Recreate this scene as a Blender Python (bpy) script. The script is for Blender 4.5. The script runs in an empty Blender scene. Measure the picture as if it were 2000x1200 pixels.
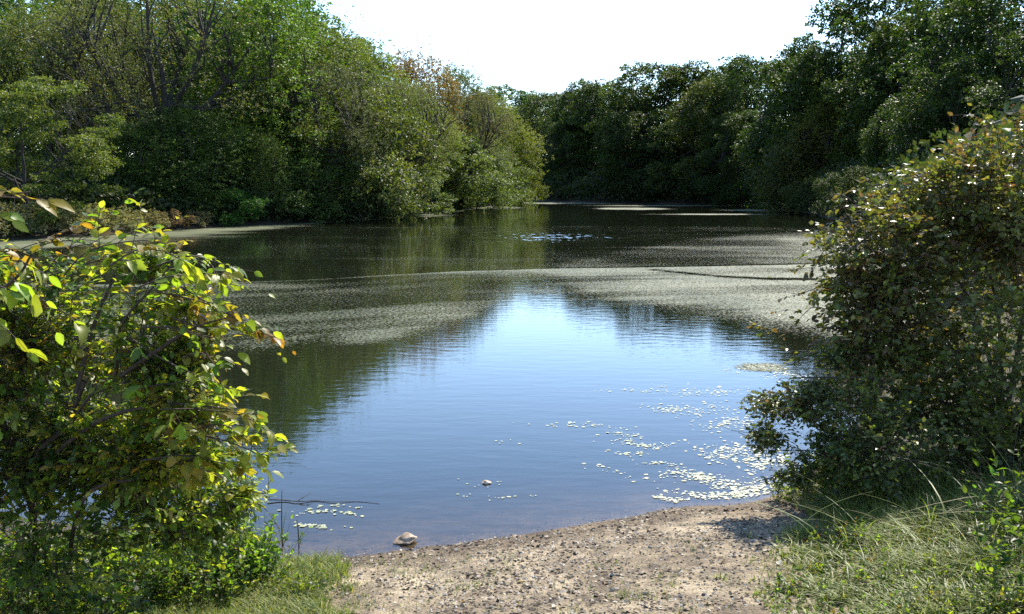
import bpy, math, random
import numpy as np
from mathutils import Vector, Matrix, Quaternion

sc = bpy.context.scene
COL = sc.collection
R = math.radians

# ---------------------------------------------------------------- camera, world, sun, exposure
CAM_H, FPX, PITCH = 2.6, 1921.0, math.atan(242 / 1921.0)
cam_d = bpy.data.cameras.new('camera')
cam = bpy.data.objects.new('camera', cam_d); COL.objects.link(cam)
cam.location = (0, 0, CAM_H); cam.rotation_euler = (R(90) - PITCH, 0, 0)
cam_d.sensor_width = 36; cam_d.lens = FPX / 2000 * 36
cam_d.clip_start = 0.05; cam_d.clip_end = 3000
sc.camera = cam

SUN_AZ, SUN_EL = 28.0, 46.0          # degrees to the right of the view, above the horizon
w = bpy.data.worlds.new('World'); sc.world = w; w.use_nodes = True
nt = w.node_tree; nt.nodes.clear()
sky = nt.nodes.new('ShaderNodeTexSky'); sky.sky_type = 'NISHITA'; sky.sun_disc = False
sky.sun_elevation = R(SUN_EL); sky.sun_rotation = R(SUN_AZ)
sky.air_density = 0.85; sky.dust_density = 0.05; sky.ozone_density = 2.0
bg = nt.nodes.new('ShaderNodeBackground'); bg.inputs['Strength'].default_value = 0.15
wo = nt.nodes.new('ShaderNodeOutputWorld')
nt.links.new(sky.outputs[0], bg.inputs[0]); nt.links.new(bg.outputs[0], wo.inputs[0])

sd = bpy.data.lights.new('sun', 'SUN'); sd.energy = 4.1; sd.angle = R(0.5); sd.color = (1, .93, .80)
sun = bpy.data.objects.new('sun', sd); COL.objects.link(sun)
sdir = Vector((math.sin(R(SUN_AZ)) * math.cos(R(SUN_EL)), math.cos(R(SUN_AZ)) * math.cos(R(SUN_EL)), math.sin(R(SUN_EL))))
sun.rotation_euler = sdir.to_track_quat('Z', 'Y').to_euler()

sc.view_settings.view_transform = 'Standard'; sc.view_settings.look = 'None'
sc.view_settings.gamma = 1; sc.view_settings.use_curve_mapping = False
sc.view_settings.exposure = 1.42
sc.render.engine = 'CYCLES'
sc.cycles.max_bounces = 7; sc.cycles.diffuse_bounces = 3; sc.cycles.glossy_bounces = 3
sc.cycles.transmission_bounces = 3; sc.cycles.transparent_max_bounces = 8
sc.cycles.sample_clamp_indirect = 4.0; sc.cycles.caustics_reflective = False; sc.cycles.caustics_refractive = False
sc.cycles.use_denoising = False

# ---------------------------------------------------------------- helpers
def ray(px, py):
    x = (px - 1000) / FPX; y = (600 - py) / FPX
    c, s = math.cos(PITCH), math.sin(PITCH)
    return np.array([x, c + y * s, -s + y * c])
def G(px, py, z=0.0):                      # where a sight line meets a level z
    d = ray(px, py); k = (z - CAM_H) / d[2]
    return np.array([d[0] * k, d[1] * k, z])
def at(px, py, Y):                         # a point at distance Y
    d = ray(px, py); k = Y / d[1]
    return np.array([d[0] * k, Y, CAM_H + d[2] * k])

def nrm(v): return v / np.maximum(np.linalg.norm(v, axis=-1, keepdims=True), 1e-9)

def tag(o, label=None, cat=None, group=None, kind=None):
    if label: o['label'] = label
    if cat: o['category'] = cat
    if group: o['group'] = group
    if kind: o['kind'] = kind
    return o
def empty(name, loc, label, cat, group=None):
    o = bpy.data.objects.new(name, None); COL.objects.link(o); o.location = loc
    o.empty_display_size = .2
    return tag(o, label, cat, group)
def link(name, me, parent=None):
    o = bpy.data.objects.new(name, me); COL.objects.link(o)
    if parent: o.parent = parent
    return o
def mesh_np(name, V, F, mat, col=None, smooth=True):
    V = np.asarray(V, dtype=np.float32); F = np.asarray(F, dtype=np.int32)
    k = F.shape[1]; me = bpy.data.meshes.new(name)
    me.vertices.add(len(V)); me.vertices.foreach_set('co', V.ravel())
    me.loops.add(F.size); me.loops.foreach_set('vertex_index', F.ravel())
    me.polygons.add(len(F))
    me.polygons.foreach_set('loop_start', np.arange(0, F.size, k, dtype=np.int32))
    me.polygons.foreach_set('loop_total', np.full(len(F), k, dtype=np.int32))
    me.polygons.foreach_set('use_smooth', np.full(len(F), smooth, dtype=bool))
    me.update(calc_edges=True)
    if col is not None:
        a = me.attributes.new('col', 'FLOAT_COLOR', 'POINT')
        c = np.ones((len(V), 4), dtype=np.float32); c[:, :3] = col
        a.data.foreach_set('color', c.ravel())
    me.materials.append(mat)
    return me
def add_attr(me, name, vals):
    a = me.attributes.new(name, 'FLOAT', 'POINT'); a.data.foreach_set('value', np.asarray(vals, dtype=np.float32))

class Geo:                                  # gathers tubes as quads
    def __init__(s): s.V = []; s.F = []; s.n = 0
    def tube(s, P, rad, k=5):
        P = np.asarray(P, float); rad = np.asarray(rad, float); n = len(P)
        T = nrm(np.gradient(P, axis=0))
        ref = np.array([0.13, 0.21, 1.0]); 
        A = np.cross(T, ref); bad = np.linalg.norm(A, axis=1) < .15; A[bad] = np.cross(T[bad], [1, 0.1, 0]); A = nrm(A)
        B = np.cross(T, A); an = np.linspace(0, 2 * np.pi, k, endpoint=False)
        ring = P[:, None] + rad[:, None, None] * (np.cos(an)[None, :, None] * A[:, None] + np.sin(an)[None, :, None] * B[:, None])
        s.V.append(ring.reshape(-1, 3))
        i = np.arange(n - 1)[:, None] * k; j = np.arange(k)[None]; j2 = (j + 1) % k
        F = np.stack([i + j, i + j2, i + k + j2, i + k + j], -1).reshape(-1, 4) + s.n
        s.F.append(F); s.n += n * k
    def mesh(s, name, mat): return mesh_np(name, np.concatenate(s.V), np.concatenate(s.F), mat)

def catmull(P, n=8, closed=False):
    P = np.asarray(P, float); m = len(P); out = []
    for i in range(m if closed else m - 1):
        g = (lambda k: P[k % m]) if closed else (lambda k: P[min(max(k, 0), m - 1)])
        p0, p1, p2, p3 = g(i - 1), g(i), g(i + 1), g(i + 2)
        for t in np.linspace(0, 1, n, endpoint=False):
            out.append(.5 * (2 * p1 + (p2 - p0) * t + (2 * p0 - 5 * p1 + 4 * p2 - p3) * t ** 2 + (3 * p1 - p0 - 3 * p2 + p3) * t ** 3))
    if not closed: out.append(P[-1])
    return np.array(out)

# cheap value noise for numpy
def vnoise(x, y, seed=0):
    xi = np.floor(x).astype(np.int64); yi = np.floor(y).astype(np.int64); xf = x - xi; yf = y - yi
    def h(a, b):
        v = (a * 374761393 + b * 668265263 + seed * 1274126177) & 0xffffffff
        v = ((v ^ (v >> 13)) * 1274126177) & 0xffffffff
        return ((v ^ (v >> 16)) & 0xffff) / 65535.0
    u = xf * xf * (3 - 2 * xf); v = yf * yf * (3 - 2 * yf)
    return (h(xi, yi) * (1 - u) + h(xi + 1, yi) * u) * (1 - v) + (h(xi, yi + 1) * (1 - u) + h(xi + 1, yi + 1) * u) * v
def fbm(x, y, seed=0, o=3): return sum(vnoise(x * 2 ** i, y * 2 ** i, seed + i) / 2 ** i for i in range(o)) / sum(1 / 2 ** i for i in range(o))

# ---------------------------------------------------------------- materials
def newmat(name):
    m = bpy.data.materials.new(name); m.use_nodes = True; m.node_tree.nodes.clear(); return m, m.node_tree
def N(t, ty, **kw):
    n = t.nodes.new(ty)
    for k, v in kw.items():
        if k.startswith('i_'): n.inputs[k[2:].replace('_', ' ')].default_value = v
        else: setattr(n, k, v)
    return n
def foliage_mat(name, transl=.4, rough=.45, spec=.4, tmul=(1.25, 1.35, .5), nscale=0.0):
    m, t = newmat(name); L = t.links.new
    at_ = N(t, 'ShaderNodeAttribute', attribute_name='col'); oi = N(t, 'ShaderNodeObjectInfo')
    mul = N(t, 'ShaderNodeMix', data_type='RGBA', blend_type='MULTIPLY'); mul.inputs['Factor'].default_value = 1
    L(at_.outputs['Color'], mul.inputs[6]); L(oi.outputs['Color'], mul.inputs[7])
    c = mul.outputs[2]
    if nscale:
        g = N(t, 'ShaderNodeTexCoord'); nz = N(t, 'ShaderNodeTexNoise', i_Scale=nscale, i_Detail=3.0)
        mr = N(t, 'ShaderNodeMapRange'); mr.inputs[1].default_value = .3; mr.inputs[2].default_value = .7; mr.inputs[3].default_value = .72; mr.inputs[4].default_value = 1.25
        L(g.outputs['Object'], nz.inputs['Vector']); L(nz.outputs[0], mr.inputs[0])
        v = N(t, 'ShaderNodeVectorMath', operation='SCALE'); L(c, v.inputs[0]); L(mr.outputs[0], v.inputs['Scale']); c = v.outputs[0]
    p = N(t, 'ShaderNodeBsdfPrincipled', i_Roughness=rough); p.inputs['Specular IOR Level'].default_value = spec
    L(c, p.inputs['Base Color'])
    tr = N(t, 'ShaderNodeBsdfTranslucent'); tm = N(t, 'ShaderNodeMix', data_type='RGBA', blend_type='MULTIPLY'); tm.inputs['Factor'].default_value = 1
    tm.inputs[7].default_value = (*tmul, 1); L(c, tm.inputs[6]); L(tm.outputs[2], tr.inputs['Color'])
    mx = N(t, 'ShaderNodeMixShader'); mx.inputs[0].default_value = transl
    L(p.outputs[0], mx.inputs[1]); L(tr.outputs[0], mx.inputs[2])
    o = N(t, 'ShaderNodeOutputMaterial'); L(mx.outputs[0], o.inputs[0]); return m
M_CROWN = foliage_mat('crown_leaves', .42, .5, .26, (1.5, 1.5, .5))
M_LEAF = foliage_mat('near_leaves', .60, .42, .38, (2.0, 1.95, .45), 45)
M_LEAF_R = foliage_mat('russet_leaves', .46, .36, .45, (1.55, 1.5, .6), 30)
M_GRASS = foliage_mat('grass_blades', .42, .5, .35, (1.5, 1.5, .6))
M_PAD = foliage_mat('lily_pad', .05, .45, .6)
M_FLECK = foliage_mat('duckweed_flecks', .05, .9, .1)

def bark_mat(name, a, b, scale=6):
    m, t = newmat(name); L = t.links.new
    g = N(t, 'ShaderNodeTexCoord'); mp = N(t, 'ShaderNodeMapping'); mp.inputs['Scale'].default_value = (3, 3, .6)
    nz = N(t, 'ShaderNodeTexNoise', i_Scale=scale, i_Detail=6.0); L(g.outputs['Object'], mp.inputs[0]); L(mp.outputs[0], nz.inputs['Vector'])
    r = N(t, 'ShaderNodeValToRGB'); r.color_ramp.elements[0].position = .35; r.color_ramp.elements[0].color = (*a, 1); r.color_ramp.elements[1].position = .7; r.color_ramp.elements[1].color = (*b, 1)
    L(nz.outputs[0], r.inputs[0]); p = N(t, 'ShaderNodeBsdfPrincipled', i_Roughness=.85); L(r.outputs[0], p.inputs['Base Color'])
    bp = N(t, 'ShaderNodeBump', i_Strength=.6, i_Distance=.02); L(nz.outputs[0], bp.inputs['Height']); L(bp.outputs[0], p.inputs['Normal'])
    o = N(t, 'ShaderNodeOutputMaterial'); L(p.outputs[0], o.inputs[0]); return m
M_BARK = bark_mat('dark_bark', (.012, .010, .008), (.045, .036, .028))
M_BARK2 = bark_mat('grey_brown_bark', (.035, .028, .02), (.12, .10, .08))
M_STEM = bark_mat('shrub_stem', (.022, .014, .009), (.075, .048, .032), 30)

def stone_mat(name, a, b, c, scale, rough=.8):
    m, t = newmat(name); L = t.links.new
    g = N(t, 'ShaderNodeTexCoord'); nz = N(t, 'ShaderNodeTexNoise', i_Scale=scale, i_Detail=8.0, i_Roughness=.65); L(g.outputs['Object'], nz.inputs['Vector'])
    r = N(t, 'ShaderNodeValToRGB'); e = r.color_ramp.elements; e[0].position = .33; e[0].color = (*a, 1); e[1].position = .68; e[1].color = (*c, 1)
    k = e.new(.5); k.color = (*b, 1)
    oi = N(t, 'ShaderNodeObjectInfo'); mul = N(t, 'ShaderNodeMix', data_type='RGBA', blend_type='MULTIPLY'); mul.inputs['Factor'].default_value = 1
    L(nz.outputs[0], r.inputs[0]); L(r.outputs[0], mul.inputs[6]); L(oi.outputs['Color'], mul.inputs[7])
    p = N(t, 'ShaderNodeBsdfPrincipled', i_Roughness=rough); L(mul.outputs[2], p.inputs['Base Color'])
    bp = N(t, 'ShaderNodeBump', i_Strength=.7, i_Distance=.004); L(nz.outputs[0], bp.inputs['Height']); L(bp.outputs[0], p.inputs['Normal'])
    o = N(t, 'ShaderNodeOutputMaterial'); L(p.outputs[0], o.inputs[0]); return m
M_ROCK = stone_mat('pale_rock', (.12, .08, .045), (.27, .19, .12), (.50, .43, .34), 16)
M_PEBBLE = stone_mat('pebble_stone', (.12, .10, .08), (.26, .23, .19), (.5, .46, .4), 40)

def attr_mat(name, rough=.8, spec=.3):
    m, t = newmat(name); L = t.links.new
    a = N(t, 'ShaderNodeAttribute', attribute_name='col'); p = N(t, 'ShaderNodeBsdfPrincipled', i_Roughness=rough); p.inputs['Specular IOR Level'].default_value = spec
    L(a.outputs['Color'], p.inputs['Base Color']); o = N(t, 'ShaderNodeOutputMaterial'); L(p.outputs[0], o.inputs[0]); return m
M_GRAVEL = attr_mat('gravel_bits')

# ---------------------------------------------------------------- shore outline and terrain
shore_px = [(-700, 1010), (-300, 1000), (0, 1010), (250, 1050), (420, 1095), (560, 1098), (640, 1092), (700, 1086), (780, 1078), (880, 1064), (1000, 1047), (1120, 1028), (1240, 1008), (1340, 990), (1450, 984), (1530, 960), (1600, 905)]
near_shore = [tuple(G(*p)[:2]) for p in shore_px]
rest = [(4.1, 11), (5.6, 14), (8, 19), (11.5, 27), (15, 38), (19, 52), (22.5, 66), (25, 80), (27.2, 92), (30, 104), (30.5, 113), (24, 120), (12, 130), (5, 141), (1, 152), (-8, 170), (-30, 186), (-60, 190),
        (-75, 178), (-50, 160), (-22, 148), (-7, 138), (-2.5, 128), (-2.6, 115), (-4.2, 100), (-7, 86), (-10.5, 71), (-14, 64), (-18, 58), (-21.5, 49), (-25, 43), (-34, 38), (-46, 34), (-56, 24), (-50, 13), (-30, 9.5), (-14, 8.3)]
POLY = catmull(near_shore + rest, 6, closed=True)
def sdist(x, y):                            # positive on land, negative in the water
    x = np.asarray(x, float); y = np.asarray(y, float); sh = x.shape; x = x.ravel(); y = y.ravel()
    d2 = np.full(len(x), 1e12); ins = np.zeros(len(x), bool)
    for i in range(len(POLY)):
        ax, ay = POLY[i]; bx, by = POLY[(i + 1) % len(POLY)]; ex, ey = bx - ax, by - ay
        t = np.clip(((x - ax) * ex + (y - ay) * ey) / (ex * ex + ey * ey + 1e-9), 0, 1)
        d2 = np.minimum(d2, (x - ax - t * ex) ** 2 + (y - ay - t * ey) ** 2)
        c = ((ay > y) != (by > y)); 
        if abs(ey) > 1e-9: ins ^= c & (x < ex * (y - ay) / ey + ax)
    return (np.sqrt(d2) * np.where(ins, -1, 1)).reshape(sh)
def ground_h(x, y):
    x = np.asarray(x, float); y = np.asarray(y, float)
    d = sdist(x, y)
    n = fbm(x * 1.3, y * 1.3, 3) - .5; nf = fbm(x * 7, y * 7, 9) - .5
    beach = .10 * d + .02 * np.clip(d, 0, 3) ** 1.2
    beach = np.where(d > 3, .10 * 3 + .02 * 3 ** 1.2 + .06 * (d - 3), beach)
    beach = np.minimum(beach, .75)
    wild = .55 * (1 - np.exp(-d / 1.1)) + .05 * np.clip(d - 2, 0, 60) + .13 * np.clip(d - 7, 0, 45) * np.clip((y - 35) / 15, 0, 1) + .25 * np.clip(d, 0, 4) / 4 * n
    side = np.clip((np.abs(x - .35) - 1.6) / 1.6, 0, 1) ; side = np.maximum(side, np.clip((y - 8.6) / 3, 0, 1))
    land = beach * (1 - side * .75) + wild * side * .75 + .035 * n * np.clip(d * 2, 0, 1) + .012 * nf * np.clip(d * 5 + .3, 0, 1)
    bed = np.maximum(.13 * d, -1.6) + .02 * n
    return np.where(d > 0, land, bed)
_gx, _gy = np.arange(-9, 13, .08), np.arange(1, 16, .08)
_GH = ground_h(*np.meshgrid(_gx, _gy))
def gh(x, y):
    if -8.9 < x < 12.8 and 1.1 < y < 15.8:
        i, j = int((x + 9) / .08), int((y - 1) / .08); u, v = (x + 9) / .08 - i, (y - 1) / .08 - j
        return float((_GH[j, i] * (1 - u) + _GH[j, i + 1] * u) * (1 - v) + (_GH[j + 1, i] * (1 - u) + _GH[j + 1, i + 1] * u) * v)
    return float(ground_h(np.array([x]), np.array([y]))[0])

def grid_mesh(name, xs, ys, zf, mat):
    X, Y = np.meshgrid(xs, ys); Z = zf(X, Y); nx, ny = len(xs), len(ys)
    V = np.stack([X, Y, Z], -1).reshape(-1, 3)
    i = np.arange(ny - 1)[:, None] * nx + np.arange(nx - 1)[None]
    F = np.stack([i, i + 1, i + nx + 1, i + nx], -1).reshape(-1, 4)
    return mesh_np(name, V, F, mat), X, Y, Z
def spread(a, b, step, far, growth=1.12):
    m = np.arange(a, b + 1e-6, step); s = step; hi = [m[-1]]; lo = [m[0]]
    while hi[-1] < far: s *= growth; hi.append(hi[-1] + s)
    s = step
    while lo[-1] > -far: s *= growth; lo.append(lo[-1] - s)
    return np.array(lo[:0:-1] + list(m) + hi[1:])

# ground material: sand, pebbly silt, dark humus under the woods
def ground_mat():
    m, t = newmat('shore_ground'); L = t.links.new
    g = N(t, 'ShaderNodeNewGeometry')
    n1 = N(t, 'ShaderNodeTexNoise', i_Scale=1.6, i_Detail=6.0, i_Roughness=.62); n2 = N(t, 'ShaderNodeTexNoise', i_Scale=38.0, i_Detail=6.0, i_Roughness=.7)
    n3 = N(t, 'ShaderNodeTexVoronoi', i_Scale=55.0); n4 = N(t, 'ShaderNodeTexNoise', i_Scale=7.0, i_Detail=5.0, i_Roughness=.7)
    for q in (n1, n2, n3, n4): L(g.outputs['Position'], q.inputs['Vector'])
    r = N(t, 'ShaderNodeValToRGB'); e = r.color_ramp.elements
    e[0].position = .3; e[0].color = (.09, .066, .042, 1); e[1].position = .64; e[1].color = (.38, .315, .22, 1); k = e.new(.47); k.color = (.24, .192, .13, 1)
    L(n1.outputs[0], r.inputs[0])
    r2 = N(t, 'ShaderNodeValToRGB'); e = r2.color_ramp.elements; e[0].position = .34; e[0].color = (.35, .33, .3, 1); e[1].position = .6; e[1].color = (1.15, 1.12, 1.08, 1)
    L(n4.outputs[0], r2.inputs[0])
    mu = N(t, 'ShaderNodeMix', data_type='RGBA', blend_type='MULTIPLY'); mu.inputs['Factor'].default_value = .8; L(r.outputs[0], mu.inputs[6]); L(r2.outputs[0], mu.inputs[7])
    r3 = N(t, 'ShaderNodeValToRGB'); e = r3.color_ramp.elements; e[0].position = .36; e[0].color = (.4, .38, .36, 1); e[1].position = .58; e[1].color = (1.2, 1.2, 1.18, 1)
    L(n2.outputs[0], r3.inputs[0])
    mu2 = N(t, 'ShaderNodeMix', data_type='RGBA', blend_type='MULTIPLY'); mu2.inputs['Factor'].default_value = .8; L(mu.outputs[2], mu2.inputs[6]); L(r3.outputs[0], mu2.inputs[7])
    wild = N(t, 'ShaderNodeAttribute', attribute_name='humus'); wet = N(t, 'ShaderNodeAttribute', attribute_name='wet')
    hm = N(t, 'ShaderNodeMix', data_type='RGBA'); L(wild.outputs['Fac'], hm.inputs[0]); L(mu2.outputs[2], hm.inputs[6]); hm.inputs[7].default_value = (.035, .028, .016, 1)
    wm = N(t, 'ShaderNodeMix', data_type='RGBA', blend_type='MULTIPLY'); L(wet.outputs['Fac'], wm.inputs[0]); L(hm.outputs[2], wm.inputs[6]); wm.inputs[7].default_value = (.42, .38, .34, 1)
    p = N(t, 'ShaderNodeBsdfPrincipled', i_Roughness=.85); p.inputs['Specular IOR Level'].default_value = .25; L(wm.outputs[2], p.inputs['Base Color'])
    ad = N(t, 'ShaderNodeMath', operation='ADD'); L(n2.outputs[0], ad.inputs[0]); L(n3.outputs['Distance'], ad.inputs[1])
    bp = N(t, 'ShaderNodeBump', i_Strength=.8, i_Distance=.012); L(ad.outputs[0], bp.inputs['Height']); L(bp.outputs[0], p.inputs['Normal'])
    o = N(t, 'ShaderNodeOutputMaterial'); L(p.outputs[0], o.inputs[0]); return m
me, X, Y, Z = grid_mesh('ground', spread(-6, 6, .1, 600), spread(2.5, 12, .08, 600, 1.1), ground_h, ground_mat())
D_ = sdist(X, Y)
hum = np.clip((np.abs(X - .3) - 1.9 + (fbm(X * 2, Y * 2, 5) - .5) * 1.6) / .8, 0, 1); hum = np.maximum(hum, np.clip((Y - 8.2) / 1.5, 0, 1)) * np.clip((Y > 0) * 1.0, 0, 1)
add_attr(me, 'humus', (hum * .92).ravel()); add_attr(me, 'wet', (np.clip(1 - (D_ - .05 - .25 * fbm(X * 2.5, Y * 2.5, 71)) / .22, 0, 1) * .9).ravel())
tag(link('ground', me), kind='structure')

# ---------------------------------------------------------------- water
def water_mat():
    m, t = newmat('pond_water'); L = t.links.new
    g = N(t, 'ShaderNodeNewGeometry'); 
    mp = N(t, 'ShaderNodeMapping'); mp.inputs['Scale'].default_value = (1, 2.4, 1); L(g.outputs['Position'], mp.inputs[0])
    a = N(t, 'ShaderNodeTexNoise', i_Scale=2.2, i_Detail=3.0); b = N(t, 'ShaderNodeTexNoise', i_Scale=9.0, i_Detail=2.0); c = N(t, 'ShaderNodeTexNoise', i_Scale=.05, i_Detail=2.0)
    L(mp.outputs[0], a.inputs['Vector']); L(mp.outputs[0], b.inputs['Vector']); L(g.outputs['Position'], c.inputs['Vector'])
    wd = N(t, 'ShaderNodeAttribute', attribute_name='wind')
    mp2 = N(t, 'ShaderNodeMapping'); mp2.inputs['Scale'].default_value = (1.6, .55, 1); L(g.outputs['Position'], mp2.inputs[0])
    wn = N(t, 'ShaderNodeTexNoise', i_Scale=1.0, i_Detail=2.0, i_Roughness=.6); L(mp2.outputs[0], wn.inputs['Vector'])
    b1 = N(t, 'ShaderNodeBump', i_Strength=1.0, i_Distance=.0022); L(a.outputs[0], b1.inputs['Height'])
    b2 = N(t, 'ShaderNodeBump', i_Strength=1.0, i_Distance=.0004); L(b.outputs[0], b2.inputs['Height']); L(b1.outputs[0], b2.inputs['Normal'])
    b3 = N(t, 'ShaderNodeBump', i_Distance=.20); L(wd.outputs['Fac'], b3.inputs['Strength']); L(wn.outputs[0], b3.inputs['Height']); L(b2.outputs[0], b3.inputs['Normal'])
    fr = N(t, 'ShaderNodeFresnel', i_IOR=1.34); L(b3.outputs[0], fr.inputs['Normal'])
    gl = N(t, 'ShaderNodeBsdfGlossy', i_Roughness=.015); gl.inputs['Color'].default_value = (1, 1, 1, 1); L(b3.outputs[0], gl.inputs['Normal'])
    dp = N(t, 'ShaderNodeAttribute', attribute_name='murk')
    tr = N(t, 'ShaderNodeBsdfTransparent'); tr.inputs[0].default_value = (.80, .74, .62, 1)
    df = N(t, 'ShaderNodeBsdfDiffuse'); df.inputs[0].default_value = (.009, .011, .006, 1)
    mb = N(t, 'ShaderNodeMixShader'); L(dp.outputs['Fac'], mb.inputs[0]); L(tr.outputs[0], mb.inputs[1]); L(df.outputs[0], mb.inputs[2])
    mx = N(t, 'ShaderNodeMixShader'); L(fr.outputs[0], mx.inputs[0]); L(mb.outputs[0], mx.inputs[1]); L(gl.outputs[0], mx.inputs[2])
    o = N(t, 'ShaderNodeOutputMaterial'); L(mx.outputs[0], o.inputs[0]); return m
xs = np.unique(np.concatenate([np.arange(-80, -12, 2.0), np.arange(-12, 12, .2), np.arange(12, 36, 1.0)]))
ys = np.unique(np.concatenate([np.arange(4, 14, .12), np.arange(14, 40, .5), np.arange(40, 196, 1.5)]))
me, X, Y, Z = grid_mesh('water', xs, ys, lambda x, y: x * 0, water_mat())
dep = -ground_h(X, Y)
add_attr(me, 'murk', np.where(dep > 0, 1 - np.exp(-np.clip(dep, 0, 9) * 5.5), 0).ravel())
wc = G(1090, 462); wc2 = G(1130, 433); windf = np.exp(-((X - wc[0]) / 3.4) ** 2 - ((Y - wc[1]) / 5) ** 2) + .6 * np.exp(-((X - wc2[0]) / 5) ** 2 - ((Y - wc2[1]) / 2.0) ** 2)
add_attr(me, 'wind', np.clip(windf, 0, 1).ravel())
tag(link('water', me), kind='structure')

# floating duckweed film: one sheet with a cover value, plus loose specks as geometry
def pxcurve(pts): W = np.array([G(*p)[:2] for p in pts]); return W[np.argsort(W[:, 0])]
def yon(curve, x): return np.interp(x, curve[:, 0], curve[:, 1])
arcA = pxcurve([(300, 556), (480, 550), (620, 545), (760, 537), (900, 530), (1100, 525), (1300, 522), (1620, 516), (1800, 512)])
arcB = pxcurve([(300, 700), (430, 700), (560, 690), (700, 668), (820, 650), (930, 628), (985, 588), (1060, 578), (1150, 592), (1230, 608), (1400, 622), (1520, 648), (1700, 680)])
dark = pxcurve([(1270, 527), (1400, 540), (1500, 545), (1650, 547), (1800, 548)])
up = pxcurve([(1090, 512), (1200, 488), (1300, 470), (1450, 457), (1650, 449), (1800, 447)])
def cover(X, Y):
    nz = fbm(X * .22 + Y * .02, Y * .30, 21, 5); n2 = fbm(X * 1.5, Y * .5, 31, 3); n3 = fbm(X * .12, Y * .5, 41, 3)
    A, B = yon(arcA, X), yon(arcB, X); s = X / Y           # lateral bearing
    sm = lambda a, b, v: np.clip((v - a) / (b - a), 0, 1)
    inside = sm(0, .12, A + (nz - .5) * .5 - Y) * np.where(s < .05, sm(-1.0, 1.2, Y - B + (n2 - .5) * 2.5), sm(-2.6, 2.6, Y - B + (n2 - .5) * 3.5))
    c = inside * (.35 + .75 * (nz - .5) + .32 * sm(-.02, .14, s) + .3 * np.exp(-(A - Y) / .5) + .30 * sm(.1, .2, s) * np.exp(-(A - Y) / 2.2))
    c -= .6 * np.exp(-((Y - yon(dark, X)) / .35) ** 2) * (X > dark[0, 0])
    st = fbm((X * .9 + Y * .15) * .18, (Y - A) * 1.1, 91, 4); c = c * (.78 + .42 * sm(.36, .6, st)) + .35 * inside * np.exp(-((A - Y) / .35) ** 2)
    mid = sm(0, .3, Y - A) * sm(0, 3, 62 - Y)
    c += mid * (.13 + .12 * sm(.45, .8, n3) + .10 * sm(.5, .6, nz))
    U = yon(up, X); c += sm(0, 2, U - Y) * sm(0, .5, Y - A) * (X > up[0, 0]) * (.10 + .22 * sm(.1, .3, s) + .08 * (n3 - .5))
    d = -sdist(X, Y)
    left = (X < -1) & (Y > 38)
    wid = 8.0 * np.clip((70 - Y) / 24, .18, 1)
    c += np.where(left, sm(0, .6, 1.0 - d / (wid * (.6 + .9 * nz))), 0) * .95
    return np.clip(c, 0, 1)
def blob(X, Y, px, py, rx, ry):
    c = G(px, py); return np.exp(-((X - c[0]) / rx) ** 2 - ((Y - c[1]) / ry) ** 2)
def cover2(X, Y):
    c = cover(X, Y)
    n = fbm(X * .8, Y * .25, 77, 3)
    for (px, py, rx, ry, k) in [(1500, 411, 3.6, 3.5, 1.9), (1235, 408, 3.2, 4, 1.5), (960, 406, 2.6, 5, 1.9), (1080, 397, 12, 6, 1.7), (1400, 419, 6.5, 2.0, .8), (810, 421, 3.0, 3.0, 1.4), (1320, 402, 9, 3.0, 1.3)]:
        c = np.maximum(c, k * blob(X, Y, px, py, rx, ry) * (.45 + 1.1 * n))
    c = np.maximum(c, np.clip(1.5 * blob(X, Y, 1490, 718, .45, .45) - .35, 0, 1) * (.5 + n))
    return np.clip(c, 0, 1)
def weed_mat():
    m, t = newmat('duckweed_film'); L = t.links.new
    g = N(t, 'ShaderNodeNewGeometry'); cv = N(t, 'ShaderNodeAttribute', attribute_name='cover')
    a = N(t, 'ShaderNodeTexNoise', i_Scale=15.0, i_Detail=4.0, i_Roughness=.8); L(g.outputs['Position'], a.inputs['Vector'])
    # threshold slides with cover
    th = N(t, 'ShaderNodeMapRange'); th.inputs[1].default_value = 0; th.inputs[2].default_value = 1; th.inputs[3].default_value = .70; th.inputs[4].default_value = .3; L(cv.outputs['Fac'], th.inputs[0])
    sb = N(t, 'ShaderNodeMath', operation='SUBTRACT'); L(a.outputs[0], sb.inputs[0]); L(th.outputs[0], sb.inputs[1])
    ml = N(t, 'ShaderNodeMath', operation='MULTIPLY', use_clamp=True); ml.inputs[1].default_value = 16; L(sb.outputs[0], ml.inputs[0])
    b = N(t, 'ShaderNodeTexNoise', i_Scale=.35, i_Detail=4.0); L(g.outputs['Position'], b.inputs['Vector'])
    r = N(t, 'ShaderNodeValToRGB'); e = r.color_ramp.elements; e[0].position = .35; e[0].color = (.06, .072, .034, 1); e[1].position = .65; e[1].color = (.135, .14, .078, 1); L(b.outputs[0], r.inputs[0])
    p = N(t, 'ShaderNodeBsdfPrincipled', i_Roughness=.6); p.inputs['Specular IOR Level'].default_value = .18; L(r.outputs[0], p.inputs['Base Color'])
    bp = N(t, 'ShaderNodeBump', i_Strength=.5, i_Distance=.02); L(a.outputs[0], bp.inputs['Height']); L(bp.outputs[0], p.inputs['Normal'])
    tr = N(t, 'ShaderNodeBsdfTransparent'); mx = N(t, 'ShaderNodeMixShader'); L(ml.outputs[0], mx.inputs[0]); L(tr.outputs[0], mx.inputs[1]); L(p.outputs[0], mx.inputs[2])
    o = N(t, 'ShaderNodeOutputMaterial'); L(mx.outputs[0], o.inputs[0]); return m
xs = np.arange(-50, 34, .3); ys = np.unique(np.concatenate([np.arange(13, 34, .12), np.arange(34, 165, .5)]))
Xg, Yg = np.meshgrid(xs, ys); C = cover2(Xg, Yg); W_ = sdist(Xg, Yg) < .3
ny, nx = Xg.shape
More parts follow.
